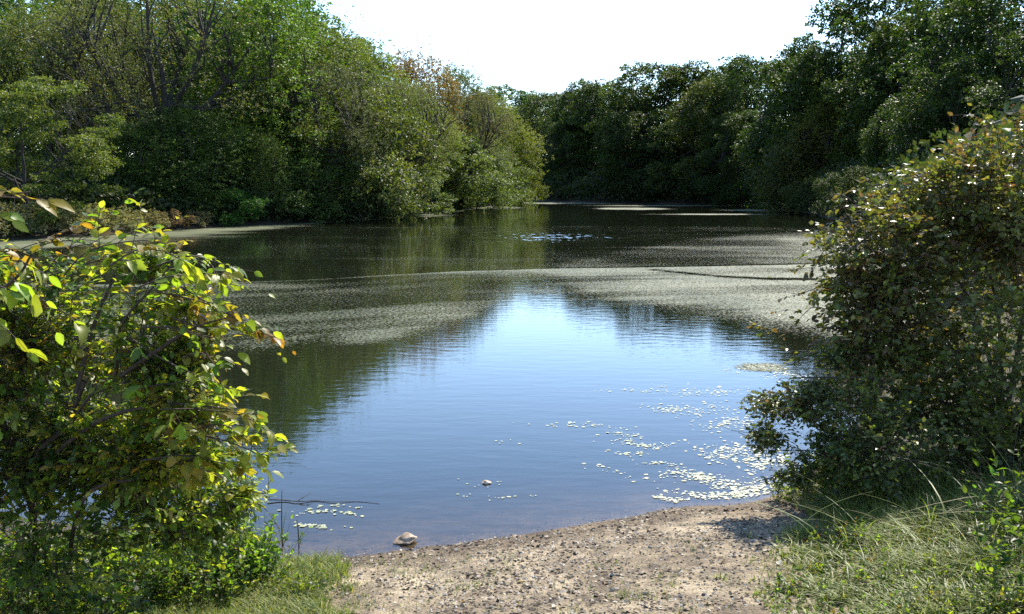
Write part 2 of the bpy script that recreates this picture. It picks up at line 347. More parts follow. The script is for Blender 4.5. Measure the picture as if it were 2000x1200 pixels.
idx = np.arange(ny - 1)[:, None] * nx + np.arange(nx - 1)[None]
F = np.stack([idx, idx + 1, idx + nx + 1, idx + nx], -1).reshape(-1, 4)
cr = C.ravel(); wr = W_.ravel(); keep = (cr[F].max(1) > .02) & wr[F].all(1); F = F[keep]
used = np.unique(F); remap = np.zeros(nx * ny, int); remap[used] = np.arange(len(used))
V = np.stack([Xg.ravel()[used], Yg.ravel()[used], np.full(len(used), .004)], -1)
me = mesh_np('duckweed', V, remap[F], weed_mat()); add_attr(me, 'cover', cr[used])
tag(link('duckweed', me), 'pale film of duckweed drifting in curved bands across the pond', 'duckweed', kind='stuff')

# leaf templates (x across, y along, z up)
LEAF_V = np.array([(0, 0, 0), (0, .33, .0), (0, .66, -.03), (0, 1, -.12), (-.22, .16, .05), (-.31, .42, .07), (-.2, .74, .0), (.22, .16, .05), (.31, .42, .07), (.2, .74, .0)])
LEAF_F = np.array([(0, 1, 4), (4, 1, 5), (1, 2, 5), (5, 2, 6), (2, 3, 6), (0, 7, 1), (7, 8, 1), (1, 8, 2), (8, 9, 2), (2, 9, 3)])
FAR_V = np.array([(0, 0, 0), (.36, .45, .06), (0, 1, -.08), (-.36, .5, .06)]); FAR_F = np.array([(0, 1, 2), (0, 2, 3)])
BIT_V = np.array([(-.5, -.3, 0), (.4, -.5, 0), (.5, .4, 0), (-.3, .5, 0)]); BIT_F = np.array([(0, 1, 2), (0, 2, 3)])
def leafframe(axis, nor):
    a = nrm(axis); n = nor - (nor * a).sum(1, keepdims=True) * a; n = nrm(n); return a, n, np.cross(a, n)
def leaves(P, axis, nor, size, TV=LEAF_V, TF=LEAF_F, width=1.0):
    a, n, b = leafframe(axis, nor); s = np.asarray(size)[:, None, None]
    wv = np.asarray(width) if np.ndim(width) else np.full(len(P), width)
    V = P[:, None] + s * (TV[None, :, 0:1] * wv[:, None, None] * b[:, None] + TV[None, :, 1:2] * a[:, None] + TV[None, :, 2:3] * n[:, None])
    k = len(TV); F = TF[None] + np.arange(len(P))[:, None, None] * k
    return V.reshape(-1, 3), F.reshape(-1, TF.shape[1])
def rep(col, k):
    c = np.repeat(col, k, axis=0)
    if k == 10:
        r = np.random.default_rng(len(col)); n = len(col); c = c.reshape(n, 10, 3); c[:, :4] *= 1.12
        c[:, 4:] *= r.uniform(.72, 1.08, (n, 6, 1)); b = r.uniform(0, 1, n) < .16; c[b, 3] *= [.75, .4, .4]; b = r.uniform(0, 1, n) < .08; c[b, 5] *= [.8, .5, .5]
        c = c.reshape(-1, 3)
    return c
def runit(rng, n): return nrm(rng.normal(size=(n, 3)))

# ---------------------------------------------------------------- trees
def make_tree(seed, H, Wd, t0=.16, npuff=60, pr=.13, nleaf=16000, lsz=.16, flat=.75, cA=(.05, .09, .02), cB=(.09, .12, .03),
              limbs=5, up=.6, skew=.42, trunk_r=None, mat=M_CROWN, bark=M_BARK, spiky=0.0, forks=None):
    rng = np.random.default_rng(seed)
    tr = trunk_r or H * .016
    # trunk
    k = 9; zz = np.linspace(-.4, H * .78, k); wob = np.cumsum(rng.normal(0, H * .010, (k, 2)), 0); wob -= wob[0]
    TP = np.column_stack([wob, zz]); g = Geo(); g.tube(TP, tr * (1 - .85 * np.linspace(0, 1, k)) * np.r_[1.35, np.ones(k - 1)], 8)
    trunk = g.mesh('trunk', bark)
    # puffs of foliage spread through an uneven envelope
    ph = rng.uniform(0, 6.28, 4); u = rng.uniform(0, 1, npuff) ** .85; th = rng.uniform(0, 6.28, npuff)
    prof = np.sqrt(np.clip(1 - ((u - skew) / (1.03 - skew if True else .6)) ** 2 * np.where(u > skew, 1, ((1.03 - skew) / (skew + .18)) ** 2), .02, 1))
    Rr = Wd * prof * (1 + .22 * np.sin(2 * th + ph[0] + 3 * u) + .16 * np.sin(5 * th + ph[1] - 6 * u))
    rad = Rr * (.3 + .7 * np.sqrt(rng.uniform(0, 1, npuff)))
    PC = np.column_stack([rad * np.cos(th), rad * np.sin(th), H * (t0 + (1 - t0) * u * .96)])
    PC[:, :2] += np.column_stack([np.interp(PC[:, 2], TP[:, 2], TP[:, 0]), np.interp(PC[:, 2], TP[:, 2], TP[:, 1])])
    rp = H * pr * rng.uniform(.55, 1.25, npuff) * (1 - .35 * u)
    # limbs: one mesh for each sector
    sect = np.floor((th + ph[2]) % 6.283 / 6.2832 * limbs).astype(int); LM = []
    for s in range(limbs):
        ids = np.where(sect == s)[0]
        if len(ids) < 2: continue
        g = Geo(); hb = H * rng.uniform(.22, .42); base = np.array([np.interp(hb, TP[:, 2], TP[:, 0]), np.interp(hb, TP[:, 2], TP[:, 1]), hb])
        cen = PC[ids].mean(0); cen[2] = max(cen[2], hb + .15 * H); top = base + (cen - base) * 1.25
        c1 = base + (top - base) * .45 + np.array([*(cen[:2] - base[:2]) * .22, 0]) + rng.normal(0, H * .012, 3)
        ML = catmull([base, c1, top], 5); g.tube(ML, np.linspace(tr * .5, tr * .12, len(ML)), 6)
        for i in ids:
            q = int(np.clip(np.argmin(np.linalg.norm(ML - PC[i] * [1, 1, .85], axis=1)), 2, len(ML) - 1)); st = ML[q - 1]
            mid = (st + PC[i]) / 2 + rng.normal(0, H * .018, 3) + [0, 0, H * .015]
            BR = catmull([st, mid, PC[i] + [0, 0, rp[i] * .5]], 4); g.tube(BR, np.linspace(tr * .2, tr * .035, len(BR)), 4)
        LM.append(g.mesh('limb', bark))
    # leaves: sprigs round each puff, leaves round each sprig
    wt = rp ** 2; npl = np.maximum((nleaf * wt / wt.sum()).astype(int), 8); ctr = []; out = []; cc = []; rr = []
    cA, cB = np.array(cA), np.array(cB)
    for i in range(npuff):
        ns = max(npl[i] // 9, 3); d = runit(rng, ns); d[:, 2] = d[:, 2] * .9 + .22; d = nrm(d)
        S = PC[i] + d * (rp[i] * (.45 + .6 * rng.uniform(0, 1, ns) ** .6))[:, None] * [1, 1, flat]
        if spiky: S += d * rp[i] * spiky * rng.uniform(0, 1, (ns, 1)) ** 3 + np.array([0, 0, 1]) * rp[i] * spiky * rng.uniform(0, 1, (ns, 1)) ** 3
        j = rng.integers(0, ns, npl[i]); P = S[j] + rng.normal(0, rp[i] * .11, (npl[i], 3)) * [1, 1, .7]
        ctr.append(P); out.append(d[j]); cc.append(np.repeat((cA + (cB - cA) * rng.uniform(0, 1))[None], npl[i], 0)); rr.append(np.full(npl[i], rp[i]))
    P = np.concatenate(ctr); O = np.concatenate(out); c = np.concatenate(cc); n = len(P)
    nor = nrm(.45 * O + [0, 0, up] + .6 * runit(rng, n)); ax = nrm(O + .9 * runit(rng, n) - [0, 0, .25])
    c = c * rng.uniform(.7, 1.35, (n, 1)) * rng.uniform(.9, 1.1, (n, 3))
    V, F = leaves(P, ax, nor, lsz * rng.uniform(.6, 1.3, n), FAR_V, FAR_F)
    crown = mesh_np('crown', V, F, mat, rep(c, 4), smooth=False)
    return dict(trunk=trunk, limbs=LM, crown=crown, H=H)
def put_tree(proto, x, y, H, rz, label, name='broadleaf_tree', cat='tree', group=None, tint=(1, 1, 1), wide=1.0, sink=0.0, lean=0):
    s = H / proto['H']
    z = max(gh(x, y), 0.02) - sink
    o = empty(name, (x, y, z), label, cat, group); o.rotation_euler = (0, lean, rz)
    parts = [('trunk', proto['trunk'])] + [('limb', m) for m in proto['limbs']] + [('crown', proto['crown'])]
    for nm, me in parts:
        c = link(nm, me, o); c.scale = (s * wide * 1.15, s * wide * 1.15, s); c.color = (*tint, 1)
    return o

T = {}
T['oak1'] = make_tree(1, 16, 5.6, .0, 120, .115, 56000, .215, .72, (.030, .052, .012), (.060, .085, .020), skew=.36)
T['oak2'] = make_tree(2, 16, 6.0, .0, 130, .105, 58000, .215, .70, (.030, .052, .012), (.062, .088, .020), skew=.36)
T['oak3'] = make_tree(3, 16, 5.0, .0, 115, .11, 52000, .215, .8, (.030, .054, .014), (.060, .085, .018), skew=.4)
T['fine1'] = make_tree(4, 15, 4.6, .0, 125, .095, 68000, .15, .9, (.062, .085, .018), (.110, .125, .034), spiky=1.5, limbs=6, skew=.33)
T['fine2'] = make_tree(5, 15, 5.2, .0, 130, .09, 68000, .15, .95, (.062, .080, .024), (.106, .120, .038), spiky=1.7, limbs=6, skew=.33)
T['open'] = make_tree(6, 15.5, 6.2, .34, 110, .08, 30000, .115, .85, (.065, .066, .034), (.110, .108, .050), spiky=.8, limbs=7, skew=.5, trunk_r=.40)
T['layer'] = make_tree(7, 8.5, 3.9, .0, 95, .105, 42000, .12, .36, (.080, .115, .022), (.125, .155, .035), skew=.32)
T['bush1'] = make_tree(8, 4.5, 2.8, .0, 55, .17, 30000, .10, .9, (.065, .085, .030), (.105, .125, .050), skew=.25, trunk_r=.07, up=.5)
T['bush2'] = make_tree(9, 4.5, 3.2, .0, 60, .16, 30000, .105, .85, (.055, .078, .023), (.095, .115, .040), skew=.2, trunk_r=.07, spiky=.4)
T['scrub'] = make_tree(10, 1.5, 1.3, .0, 40, .16, 11000, .065, 1.0, (.12, .125, .065), (.20, .19, .11), skew=.15, trunk_r=.02, spiky=.7, limbs=4)

def tree_at(kind, px, Y, ytop, label, rz=None, **kw):
    if Y < 0:                              # negative: first land behind the water in that direction, plus so much
        y = np.arange(40, 180, .25); d = sdist((px - 1000) / FPX * y, y); Y = float(y[np.argmax((d > .35) & (y > 42))]) - Y - 1
    x = (px - 1000) / FPX * Y; z0 = max(gh(x, Y), 0.02); c, s = math.cos(PITCH), math.sin(PITCH)
    top = at(px, ytop, Y)[2]
    return put_tree(T[kind], x, Y, top - z0 + kw.pop('extra', 0), random.uniform(0, 6.28) if rz is None else rz, label, **kw)
random.seed(11)
LB = 'trees along the left bank'; RB = 'trees along the right bank'; FB = 'trees closing the far end of the pond'
bk = dict(group=LB)
# left bank, front to back
tree_at('layer', 50, 49, 135, 'low light green tree with flat layered branches at the left edge of the photo', wide=1.0, **bk)
tree_at('oak3', -60, 70, -60, 'dark blue green tree rising behind the layered tree in the top left corner', tint=(0.90, 1.37, 1.13), **bk)
tree_at('fine2', 110, 66, 20, 'dull olive tree behind the layered tree, left of the bare limbed tree', tint=(1.16, 1.30, 1.08), **bk)
tree_at('open', 345, 62, -45, 'thin crowned brownish tree with dark forking bare limbs showing', rz=2.1, tint=(1.16, 1.30, 0.97), **bk)
tree_at('open', 225, 64, 20, 'second thin crowned tree with bare limbs, left of the forking one', rz=.6, tint=(1.03, 1.23, 0.97), wide=.9, **bk)
tree_at('fine1', 505, 70, -25, 'tall mid green tree just right of the bare limbed tree', tint=(1.09, 1.52, 0.90), **bk)
tree_at('oak1', 560, 84, -20, 'darker green tree top showing behind the tall mid green tree', tint=(1.09, 1.59, 1.13), **bk)
tree_at('fine2', 640, 76, 55, 'olive green tree with feathery top left of the sky gap', tint=(1.28, 1.45, 1.03), **bk)
tree_at('fine1', 735, 84, 104, 'green spire topped tree at the slope of the left tree line', tint=(1.22, 1.45, 0.90), **bk)
tree_at('fine2', 812, 97, 108, 'tree with a rusty red brown autumn top in the left tree line', tint=(2.30, 1.23, 0.90), wide=.8, **bk)
tree_at('fine1', 875, 106, 140, 'grey green spiky tree beside the rusty topped tree', tint=(1.03, 1.16, 1.08), wide=.85, **bk)
tree_at('fine2', 915, 112, 180, 'last dark spiky tree of the left tree line before the sky', tint=(0.84, 1.07, 0.97), wide=.7, **bk)
tree_at('fine1', 825, 90, 185, 'yellow olive tree in front of the rusty topped tree', tint=(1.51, 1.63, 1.08), wide=.9, **bk)
tree_at('bush2', 700, 72, 185, 'mottled brownish grey tree at the middle of the left bank', tint=(1.28, 1.23, 1.03), wide=.85, **bk)
tree_at('open', 655, 68.5, 130, 'thin grey tree with dark limbs standing above the rounded willow shrub', tint=(0.84, 1.00, 0.95), wide=.85, **bk)
tree_at('open', 790, 81, 165, 'thin leaved greyish tree with fine twigs right of the willow shrub', tint=(1.05, 1.16, 1.16), wide=.8, **bk)
tree_at('open', 905, 98, 180, 'sparse brownish tree near the end of the left tree line', tint=(1.05, 1.00, 0.95), wide=.8, **bk)
tree_at('fine1', 590, 70, 150, 'bright green tree with pale patches in the middle of the left bank', tint=(1.28, 1.59, 0.90), wide=.8, **bk)
tree_at('oak2', 430, 80, 0, 'deep green tree showing through the thin bare limbed crown', tint=(1.09, 1.45, 1.13), **bk)
tree_at('oak1', 180, 84, -50, 'dark tree standing behind the thin crowned trees at upper left', tint=(0.98, 1.30, 1.03), **bk)
tree_at('oak3', 330, 90, -40, 'dark tree behind the forking bare limbs', tint=(0.98, 1.30, 0.90), **bk)
tree_at('oak2', 700, 100, 75, 'dark tree back of the left tree line below the sky slope', tint=(0.98, 1.30, 1.03), wide=.8, **bk)
tree_at('fine1', 978, 128, 205, 'yellow green tree on the point where the pond bends away', tint=(1.59, 1.59, 0.90), wide=.95, **bk)
tree_at('oak3', 935, 124, 205, 'olive tree next to the yellow green tree on the point', tint=(1.45, 1.59, 1.03), wide=1., **bk)
tree_at('oak1', 985, 205, 168, 'distant flat topped dark tree above the bend', tint=(1.03, 1.37, 1.26), wide=1.4, group=FB)
tree_at('oak2', 1045, 210, 185, 'distant tree rounding down right of the flat topped one', tint=(1.03, 1.37, 1.13), wide=1.4, group=FB)
# bank shrubs on the left
sg = dict(name='bank_shrub', cat='shrub', group='shrubs at the foot of the left bank')
tree_at('bush1', 690, -1.5, 272, 'rounded grey olive willow shrub at the water under the left trees', tint=(0.84, 0.97, 0.95), wide=1.0, **sg)
tree_at('bush2', 590, -1.8, 315, 'dark shrub left of the rounded willow shrub', tint=(1.05, 1.24, 0.89), **sg)
tree_at('bush1', 800, -1.5, 300, 'silvery green shrub overhanging the water right of the willow shrub', tint=(1.21, 1.36, 1.31), wide=1.05, **sg)
tree_at('bush2', 870, -2, 262, 'tall pale green shrub beside the end of the left bank', tint=(1.21, 1.36, 1.16), **sg)
tree_at('bush1', 930, 100, 290, 'pale leafy shrub leaning over the water at the last left corner', tint=(1.26, 1.42, 1.16), wide=.9, **sg)
tree_at('bush2', 965, 118, 300, 'orange tinged shrub at the waterline of the point', tint=(1.16, 1.30, 0.84), wide=.9, **sg)
tree_at('bush2', 1015, 126, 310, 'low bush with golden leaves at the very tip of the point', tint=(1.37, 1.30, 0.63), wide=.62, **sg)
tree_at('bush2', 455, -1.3, 372, 'low bright green shrub at the left waterline', tint=(0.79, 1.47, 0.73), wide=1.2, **sg)
tree_at('fine1', 520, -2.4, 275, 'pale dotted shrub above the bright green one', tint=(1.26, 1.42, 1.26), wide=.9, **sg)
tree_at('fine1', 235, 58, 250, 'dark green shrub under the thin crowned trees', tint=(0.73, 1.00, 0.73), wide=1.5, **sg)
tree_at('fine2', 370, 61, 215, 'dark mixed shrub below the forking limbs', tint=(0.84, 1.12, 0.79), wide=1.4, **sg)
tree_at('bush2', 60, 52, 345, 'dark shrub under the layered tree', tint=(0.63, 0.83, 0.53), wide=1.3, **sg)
tree_at('bush2', 760, -2, 345, 'small dark shrub squeezed between willow and silvery shrub', tint=(0.84, 1.06, 0.73), **sg)
tree_at('bush1', 640, -2.5, 350, 'second dark shrub behind the willow shrub', tint=(0.73, 0.94, 0.84), **sg)
sc_ = dict(name='scrub_clump', cat='bush', group='low scrub clumps on the left shore')
for px, Y, yt, lab, ti in [(20, 46.5, 398, 'grey olive scrub clump at the left frame edge', (1.3, 1.3, 1.2)), (95, 48, 400, 'tall grey olive scrub clump behind the big near leaves', (1.4, 1.4, 1.25)),
                           (165, 49.5, 403, 'pale olive scrub clump with feathery top', (1.5, 1.5, 1.3)), (225, 51, 407, 'tan tinged scrub clump right of the pale feathery one', (1.35, 1.35, 1.15)),
                           (285, 53, 412, 'dull brown green scrub clump before the red one', (1.2, 1.1, .95)), (335, 55.2, 412, 'rusty red low scrub clump near the algae edge', (1.35, .95, .95)),
                           (385, 57.5, 412, 'brownish pink scrub clump beside the green shrub', (1.25, 1.15, 1.05)), (-50, 45, 395, 'scrub clump cut off by the left frame edge', (1, 1, 1))]:
    tree_at('scrub', px, Y, yt, lab, tint=ti, wide=1.15, **sc_)
# far end and right bank
fk = dict(group=FB); rk = dict(group=RB)
for kind, px, Y, yt, lab, ti, wd in [
    ('oak2', 1085, 168, 180, 'low dark tree starting the far tree line right of the bend', (.9, 1.0, .85), 1.1),
    ('oak1', 1140, 158, 158, 'rounded dark green far tree left of the broad one', (.9, 1.05, .9), 1.05),
    ('oak3', 1200, 150, 150, 'narrow dark far tree between two round crowns', (.8, .95, .95), 1.1),
    ('oak2', 1275, 143, 122, 'broad dome shaped far tree with sunlit upper edge', (1.0, 1.1, .9), 1.1),
    ('oak1', 1345, 141, 120, 'even topped far tree right of the broad dome', (.95, 1.05, .95), 1.05),
    ('oak3', 1400, 140, 122, 'far tree with a dark knob on the skyline left of the big oaks', (.9, 1.0, 1.0), 1.1),
    ('oak2', 1445, 128, 108, 'dark far tree whose top sticks up before the big oaks', (.75, .95, 1.0), .85)]:
    tree_at(kind, px, Y, yt, lab, tint=(ti[0] * .95, ti[1] * .9, ti[2] * .72), wide=wd, **fk)
for kind, px, Y, yt, lab, ti, wd in [
    ('oak1', 1375, 124, 160, 'lighter olive tree bulging in front of the far trees', (1.25, 1.15, 1.1), .9),
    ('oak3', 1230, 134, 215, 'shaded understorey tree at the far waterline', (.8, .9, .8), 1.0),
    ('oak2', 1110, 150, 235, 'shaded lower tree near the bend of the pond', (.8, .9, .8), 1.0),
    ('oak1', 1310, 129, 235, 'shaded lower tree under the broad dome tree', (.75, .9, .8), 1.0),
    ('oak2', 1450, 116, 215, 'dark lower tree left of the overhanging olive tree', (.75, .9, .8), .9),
    ('oak1', 1545, 104, 75, 'large oak whose left limb reaches into the sky', (.8, 1.0, 1.05), .85),
    ('oak2', 1690, 98, -25, 'tallest oak of the right bank with sky holes in its top', (.85, 1.05, 1.0), .9),
    ('oak3', 1600, 96, 80, 'mid height oak in front of the tallest oak', (.85, 1.0, .9), .9),
    ('oak1', 1750, 86, 30, 'broad oak right of the tallest one, with light green highlights', (.9, 1.05, .9), .95),
    ('oak2', 1850, 84, -60, 'dark tall oak at the upper right', (.75, .95, 1.05), .9),
    ('oak3', 1950, 66, -60, 'blue black oak filling the top right corner', (.7, .9, .95), 1.0),
    ('oak1', 1860, 62, 110, 'mid height dark oak behind the russet near shrub', (.8, .95, .85), .9),
    ('oak2', 2060, 56, 40, 'oak cut by the right frame edge', (.75, .9, .9), 1.0),
    ('fine1', 1640, 90, 200, 'olive tree with hanging pale branches at the right bank', (1.1, 1.05, .85), 1.1),
    ('oak3', 1740, 74, 205, 'small dark oak between the olive tree and the near shrub', (.8, .95, .75), .9)]:
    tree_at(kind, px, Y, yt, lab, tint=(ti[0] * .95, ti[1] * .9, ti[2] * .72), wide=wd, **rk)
rg = dict(name='bank_shrub', cat='shrub', group='shrubs at the foot of the right bank')
tree_at('bush2', 1575, -1.5, 262, 'pinkish tan fronded shrub leaning out over the water on the right bank', tint=(.9, .8, .6), wide=.95, **rg)
tree_at('bush1', 1600, -1.6, 335, 'olive green low shrub touching the water at the right bank corner', tint=(.6, .65, .4), wide=1.0, **rg)
tree_at('bush2', 1670, -3, 330, 'dark green shrub behind the olive low one on the right', tint=(.4, .5, .3), wide=.9, **rg)
tree_at('bush1', 1740, -3, 345, 'dark shrub partly hidden by the near russet shrub', tint=(.35, .45, .25), wide=.9, **rg)

# dense understorey mass under the far trees and behind the banks: uncountable
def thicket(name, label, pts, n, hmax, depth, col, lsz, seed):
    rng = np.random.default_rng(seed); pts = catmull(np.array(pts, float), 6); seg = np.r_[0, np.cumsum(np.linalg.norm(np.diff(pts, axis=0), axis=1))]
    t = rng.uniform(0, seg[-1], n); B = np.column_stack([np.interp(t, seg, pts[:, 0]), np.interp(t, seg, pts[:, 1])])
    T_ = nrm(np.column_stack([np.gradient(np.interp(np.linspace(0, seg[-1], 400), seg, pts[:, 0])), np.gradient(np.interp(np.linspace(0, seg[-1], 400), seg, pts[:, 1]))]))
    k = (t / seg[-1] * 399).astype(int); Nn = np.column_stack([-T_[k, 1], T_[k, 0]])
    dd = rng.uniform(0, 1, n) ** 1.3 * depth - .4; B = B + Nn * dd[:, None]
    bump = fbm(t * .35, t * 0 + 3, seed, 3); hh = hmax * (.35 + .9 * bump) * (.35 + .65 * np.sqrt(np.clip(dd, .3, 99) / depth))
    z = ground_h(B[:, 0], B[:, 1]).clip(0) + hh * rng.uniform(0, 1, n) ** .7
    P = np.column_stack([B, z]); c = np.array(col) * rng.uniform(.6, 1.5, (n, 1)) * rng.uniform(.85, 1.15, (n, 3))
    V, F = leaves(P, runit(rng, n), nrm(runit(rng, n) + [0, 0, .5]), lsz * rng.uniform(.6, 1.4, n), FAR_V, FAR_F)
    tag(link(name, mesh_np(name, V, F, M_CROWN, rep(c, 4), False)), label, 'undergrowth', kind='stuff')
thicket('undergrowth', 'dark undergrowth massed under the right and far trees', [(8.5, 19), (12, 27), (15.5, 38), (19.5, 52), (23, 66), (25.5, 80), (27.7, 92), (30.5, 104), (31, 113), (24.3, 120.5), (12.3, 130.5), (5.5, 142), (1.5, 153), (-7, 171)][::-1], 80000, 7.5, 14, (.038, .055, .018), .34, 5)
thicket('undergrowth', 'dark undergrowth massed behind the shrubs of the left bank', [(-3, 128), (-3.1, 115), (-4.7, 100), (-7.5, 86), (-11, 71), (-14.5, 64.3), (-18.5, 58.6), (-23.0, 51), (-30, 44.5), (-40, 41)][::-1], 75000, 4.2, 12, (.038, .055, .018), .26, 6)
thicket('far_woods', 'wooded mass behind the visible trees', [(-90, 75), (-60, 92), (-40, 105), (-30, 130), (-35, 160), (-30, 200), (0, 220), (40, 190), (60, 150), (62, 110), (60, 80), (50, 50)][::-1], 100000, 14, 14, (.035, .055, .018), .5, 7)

# ---------------------------------------------------------------- near shrubs: sprays of leaves on real twigs
def vs(a, b, t): return a + (b - a) * t
class Shrub:
    def __init__(s, seed): s.rng = np.random.default_rng(seed); s.g = Geo(); s.P = []; s.A = []; s.Nn = []; s.S = []; s.C = []; s.W = []
    def stem(s, pts, r0, r1, k=6):
        P = catmull(np.array(pts, float), 6); s.g.tube(P, np.linspace(r0, r1, len(P)), k); return P
    def spray(s, a, b, nl, size, pal, r=.0022, droop=.12, width=1.0, pair=False, flat=.5):
        rng = s.rng; a = np.array(a, float); b = np.array(b, float); L = np.linalg.norm(b - a)
        m = (a + b) / 2 + [0, 0, L * droop] + rng.normal(0, L * .05, 3)
        P = catmull([a, m, b], 5); s.g.tube(P, np.linspace(r, r * .35, len(P)), 4)
        t = np.sort(np.clip(rng.uniform(.12, 1.02, nl), 0, 1)); t[-1] = 1
        k = t * (len(P) - 1); i = np.clip(k.astype(int), 0, len(P) - 2); Q = P[i] + (P[i + 1] - P[i]) * (k - i)[:, None]
        T_ = nrm(P[i + 1] - P[i]); up = np.array([0, 0, 1.0]); side = nrm(np.cross(T_, up) + 1e-6)
        sg = np.where(np.arange(nl) % 2 == 0, 1, -1)[:, None]
        ax = nrm(T_ * .75 + side * sg * rng.uniform(.5, 1.1, (nl, 1)) + rng.normal(0, .28, (nl, 3)) - [0, 0, .28]); ax[-1] = nrm(T_[-1] - [0, 0, .25])
        no = nrm(up * flat + rng.normal(0, .42, (nl, 3)) + nrm(sdir_np) * .15)
        base = pal[rng.choice(len(pal), p=None)] if not isinstance(pal, tuple) else np.array(pal)
        c = np.array(base)[None] * rng.uniform(.72, 1.3, (nl, 1)) * rng.uniform(.88, 1.12, (nl, 3))
        sz = size * rng.uniform(.45, 1.3, nl) * np.where(t > .9, .8, 1)
        s.P.append(Q); s.A.append(ax); s.Nn.append(no); s.S.append(sz); s.C.append(c); s.W.append(np.full(nl, width) * rng.uniform(.8, 1.2, nl))
    def fill(s, cen, rad, n, nl, size, pal, length, root=None, surf=.75, **kw):
        """sprays whose tips lie in the outer shell of an ellipsoid, each rooted inwards and lower"""
        rng = s.rng; cen = np.array(cen, float); rad = np.array(rad, float)
        d = runit(rng, n); rr = surf + (1 - surf) * rng.uniform(0, 1, n) ** .5; rr *= 1 + .13 * np.sin(5 * d[:, 0] + 3 * d[:, 2] * 2 + cen[0] * 7)
        tip = cen + d * rr[:, None] * rad
        for k in range(n):
            if tip[k, 2] < gh(tip[k, 0], tip[k, 1]) + .02: continue
            inw = nrm((cen - [0, 0, rad[2] * .35]) - tip[k]) + rng.normal(0, .25, 3)
            a = tip[k] + inw * length * rng.uniform(.7, 1.2)
            a[2] = max(a[2], .04)
            s.spray(a, tip[k], nl, size, pal, **kw)
    def finish(s, name, label, cat, loc, leafmat, stemmat=None, nparts=300, group=None):
        P = np.concatenate(s.P); A = np.concatenate(s.A); Nn = np.concatenate(s.Nn); S = np.concatenate(s.S); C = np.concatenate(s.C); W = np.concatenate(s.W)
        loc = np.array(loc, float); o = empty(name, tuple(loc), label, cat, group)
        if s.g.n:
            s.g.V = [v - loc for v in s.g.V]; link('stem', s.g.mesh('stem', stemmat or M_STEM), o)
        # the leaves that show largest are objects of their own
        cp = np.array([0, 0, CAM_H]); d = P - cp; dist = np.linalg.norm(d, axis=1)
        c_, s_ = math.cos(PITCH), math.sin(PITCH); zc = d[:, 1] * c_ - d[:, 2] * s_; xc = d[:, 0] / zc * FPX + 1000; yc = 600 - (d[:, 1] * s_ + d[:, 2] * c_) / zc * FPX
        vis = (xc > -20) & (xc < 2020) & (yc > -20) & (yc < 1220); facing = np.abs((nrm(Nn) * d).sum(1) / dist)
        score = np.where(vis, S / dist * (.35 + facing), 0); order = np.argsort(-score); big = order[:nparts]; big = big[score[big] > 0]
        rest_ = np.setdiff1d(np.arange(len(P)), big)
        a, n, b = leafframe(A, Nn)
        for i in big:
            lo = link('leaf', LEAFM[(id(leafmat), int(i) % 3)], o)
            m = Matrix(((b[i, 0] * S[i] * W[i], a[i, 0] * S[i], n[i, 0] * S[i], P[i, 0] - loc[0]), (b[i, 1] * S[i] * W[i], a[i, 1] * S[i], n[i, 1] * S[i], P[i, 1] - loc[1]), (b[i, 2] * S[i] * W[i], a[i, 2] * S[i], n[i, 2] * S[i], P[i, 2] - loc[2]), (0, 0, 0, 1)))
            lo.matrix_local = m; lo.color = (*C[i], 1)
        if len(rest_):
            V, F = leaves(P[rest_] - loc, A[rest_], Nn[rest_], S[rest_], width=W[rest_])
            f = link('foliage', mesh_np('foliage', V, F, leafmat, rep(C[rest_], 10)), o); f['kind'] = 'stuff'
        return o
sdir_np = np.array(sdir)
LEAFM = {}
for mt in (M_LEAF, M_LEAF_R):
    for v in range(3):
        rng = np.random.default_rng(v); TV = LEAF_V.copy()
        TV[:, 2] *= [1, 1.8, .4][v]; TV[3] += [[0, 0, -.03], [.05, 0, -.12], [-.06, 0, .03]][v]; TV[4:, 0] *= [1, .92, 1.08][v]
        LEAFM[(id(mt), v)] = mesh_np('leaf', TV, LEAF_F, mt, np.array([[1.12] * 3] * 4 + [[[.85, .95, .8][(j + v) % 3]] * 3 for j in range(6)]) * (np.array([[1, 1, 1]] * 3 + [[.7, .5, .5]] + [[1, 1, 1]] * 6) if v == 1 else 1))

# palette (albedo)
YG = [(.175, .22, .036), (.20, .22, .04), (.16, .22, .036), (.12, .185, .032), (.075, .135, .03), (.24, .235, .045), (.17, .215, .036), (.21, .175, .045)]
DG = [(.055, .10, .024), (.07, .11, .024), (.08, .13, .026), (.045, .09, .024), (.10, .145, .026)]
OR = [(.19, .12, .03), (.18, .15, .03), (.20, .10, .03)]
RU = [(.105, .085, .034), (.105, .070, .034), (.13, .13, .03), (.105, .12, .028), (.125, .085, .036), (.09, .115, .026), (.14, .14, .032), (.125, .135, .03)]
RG = [(.095, .12, .024), (.11, .13, .028), (.075, .10, .024), (.13, .15, .032)]

# big yellow green shrub at the left
b = Shrub(1); base = np.array([-2.5, 5.05, gh(-2.5, 5.05)])
trunk_pts = [base, at(60, 930, 4.5), at(130, 830, 4.45), at(165, 745, 4.4)]
b.stem(trunk_pts, .018, .010)
b.stem([at(125, 850, 4.45), at(175, 775, 4.35), at(222, 745, 4.3), at(235, 640, 4.2), at(300, 560, 4.1), at(350, 500, 4.1)], .009, .003)
b.stem([at(150, 770, 4.42), at(175, 660, 4.5), at(215, 560, 4.6), at(240, 495, 4.6)], .014, .004)
b.stem([at(222, 745, 4.3), at(300, 690, 4.15), at(380, 640, 4.1), at(450, 620, 4.1)], .011, .003)
b.stem([at(90, 900, 4.48), at(200, 820, 4.3), at(330, 790, 4.1), at(450, 800, 4.0)], .012, .003)
b.stem([base + [.05, 0, 0], at(20, 860, 4.5), at(-60, 700, 4.5), at(-80, 560, 4.5)], .014, .005)
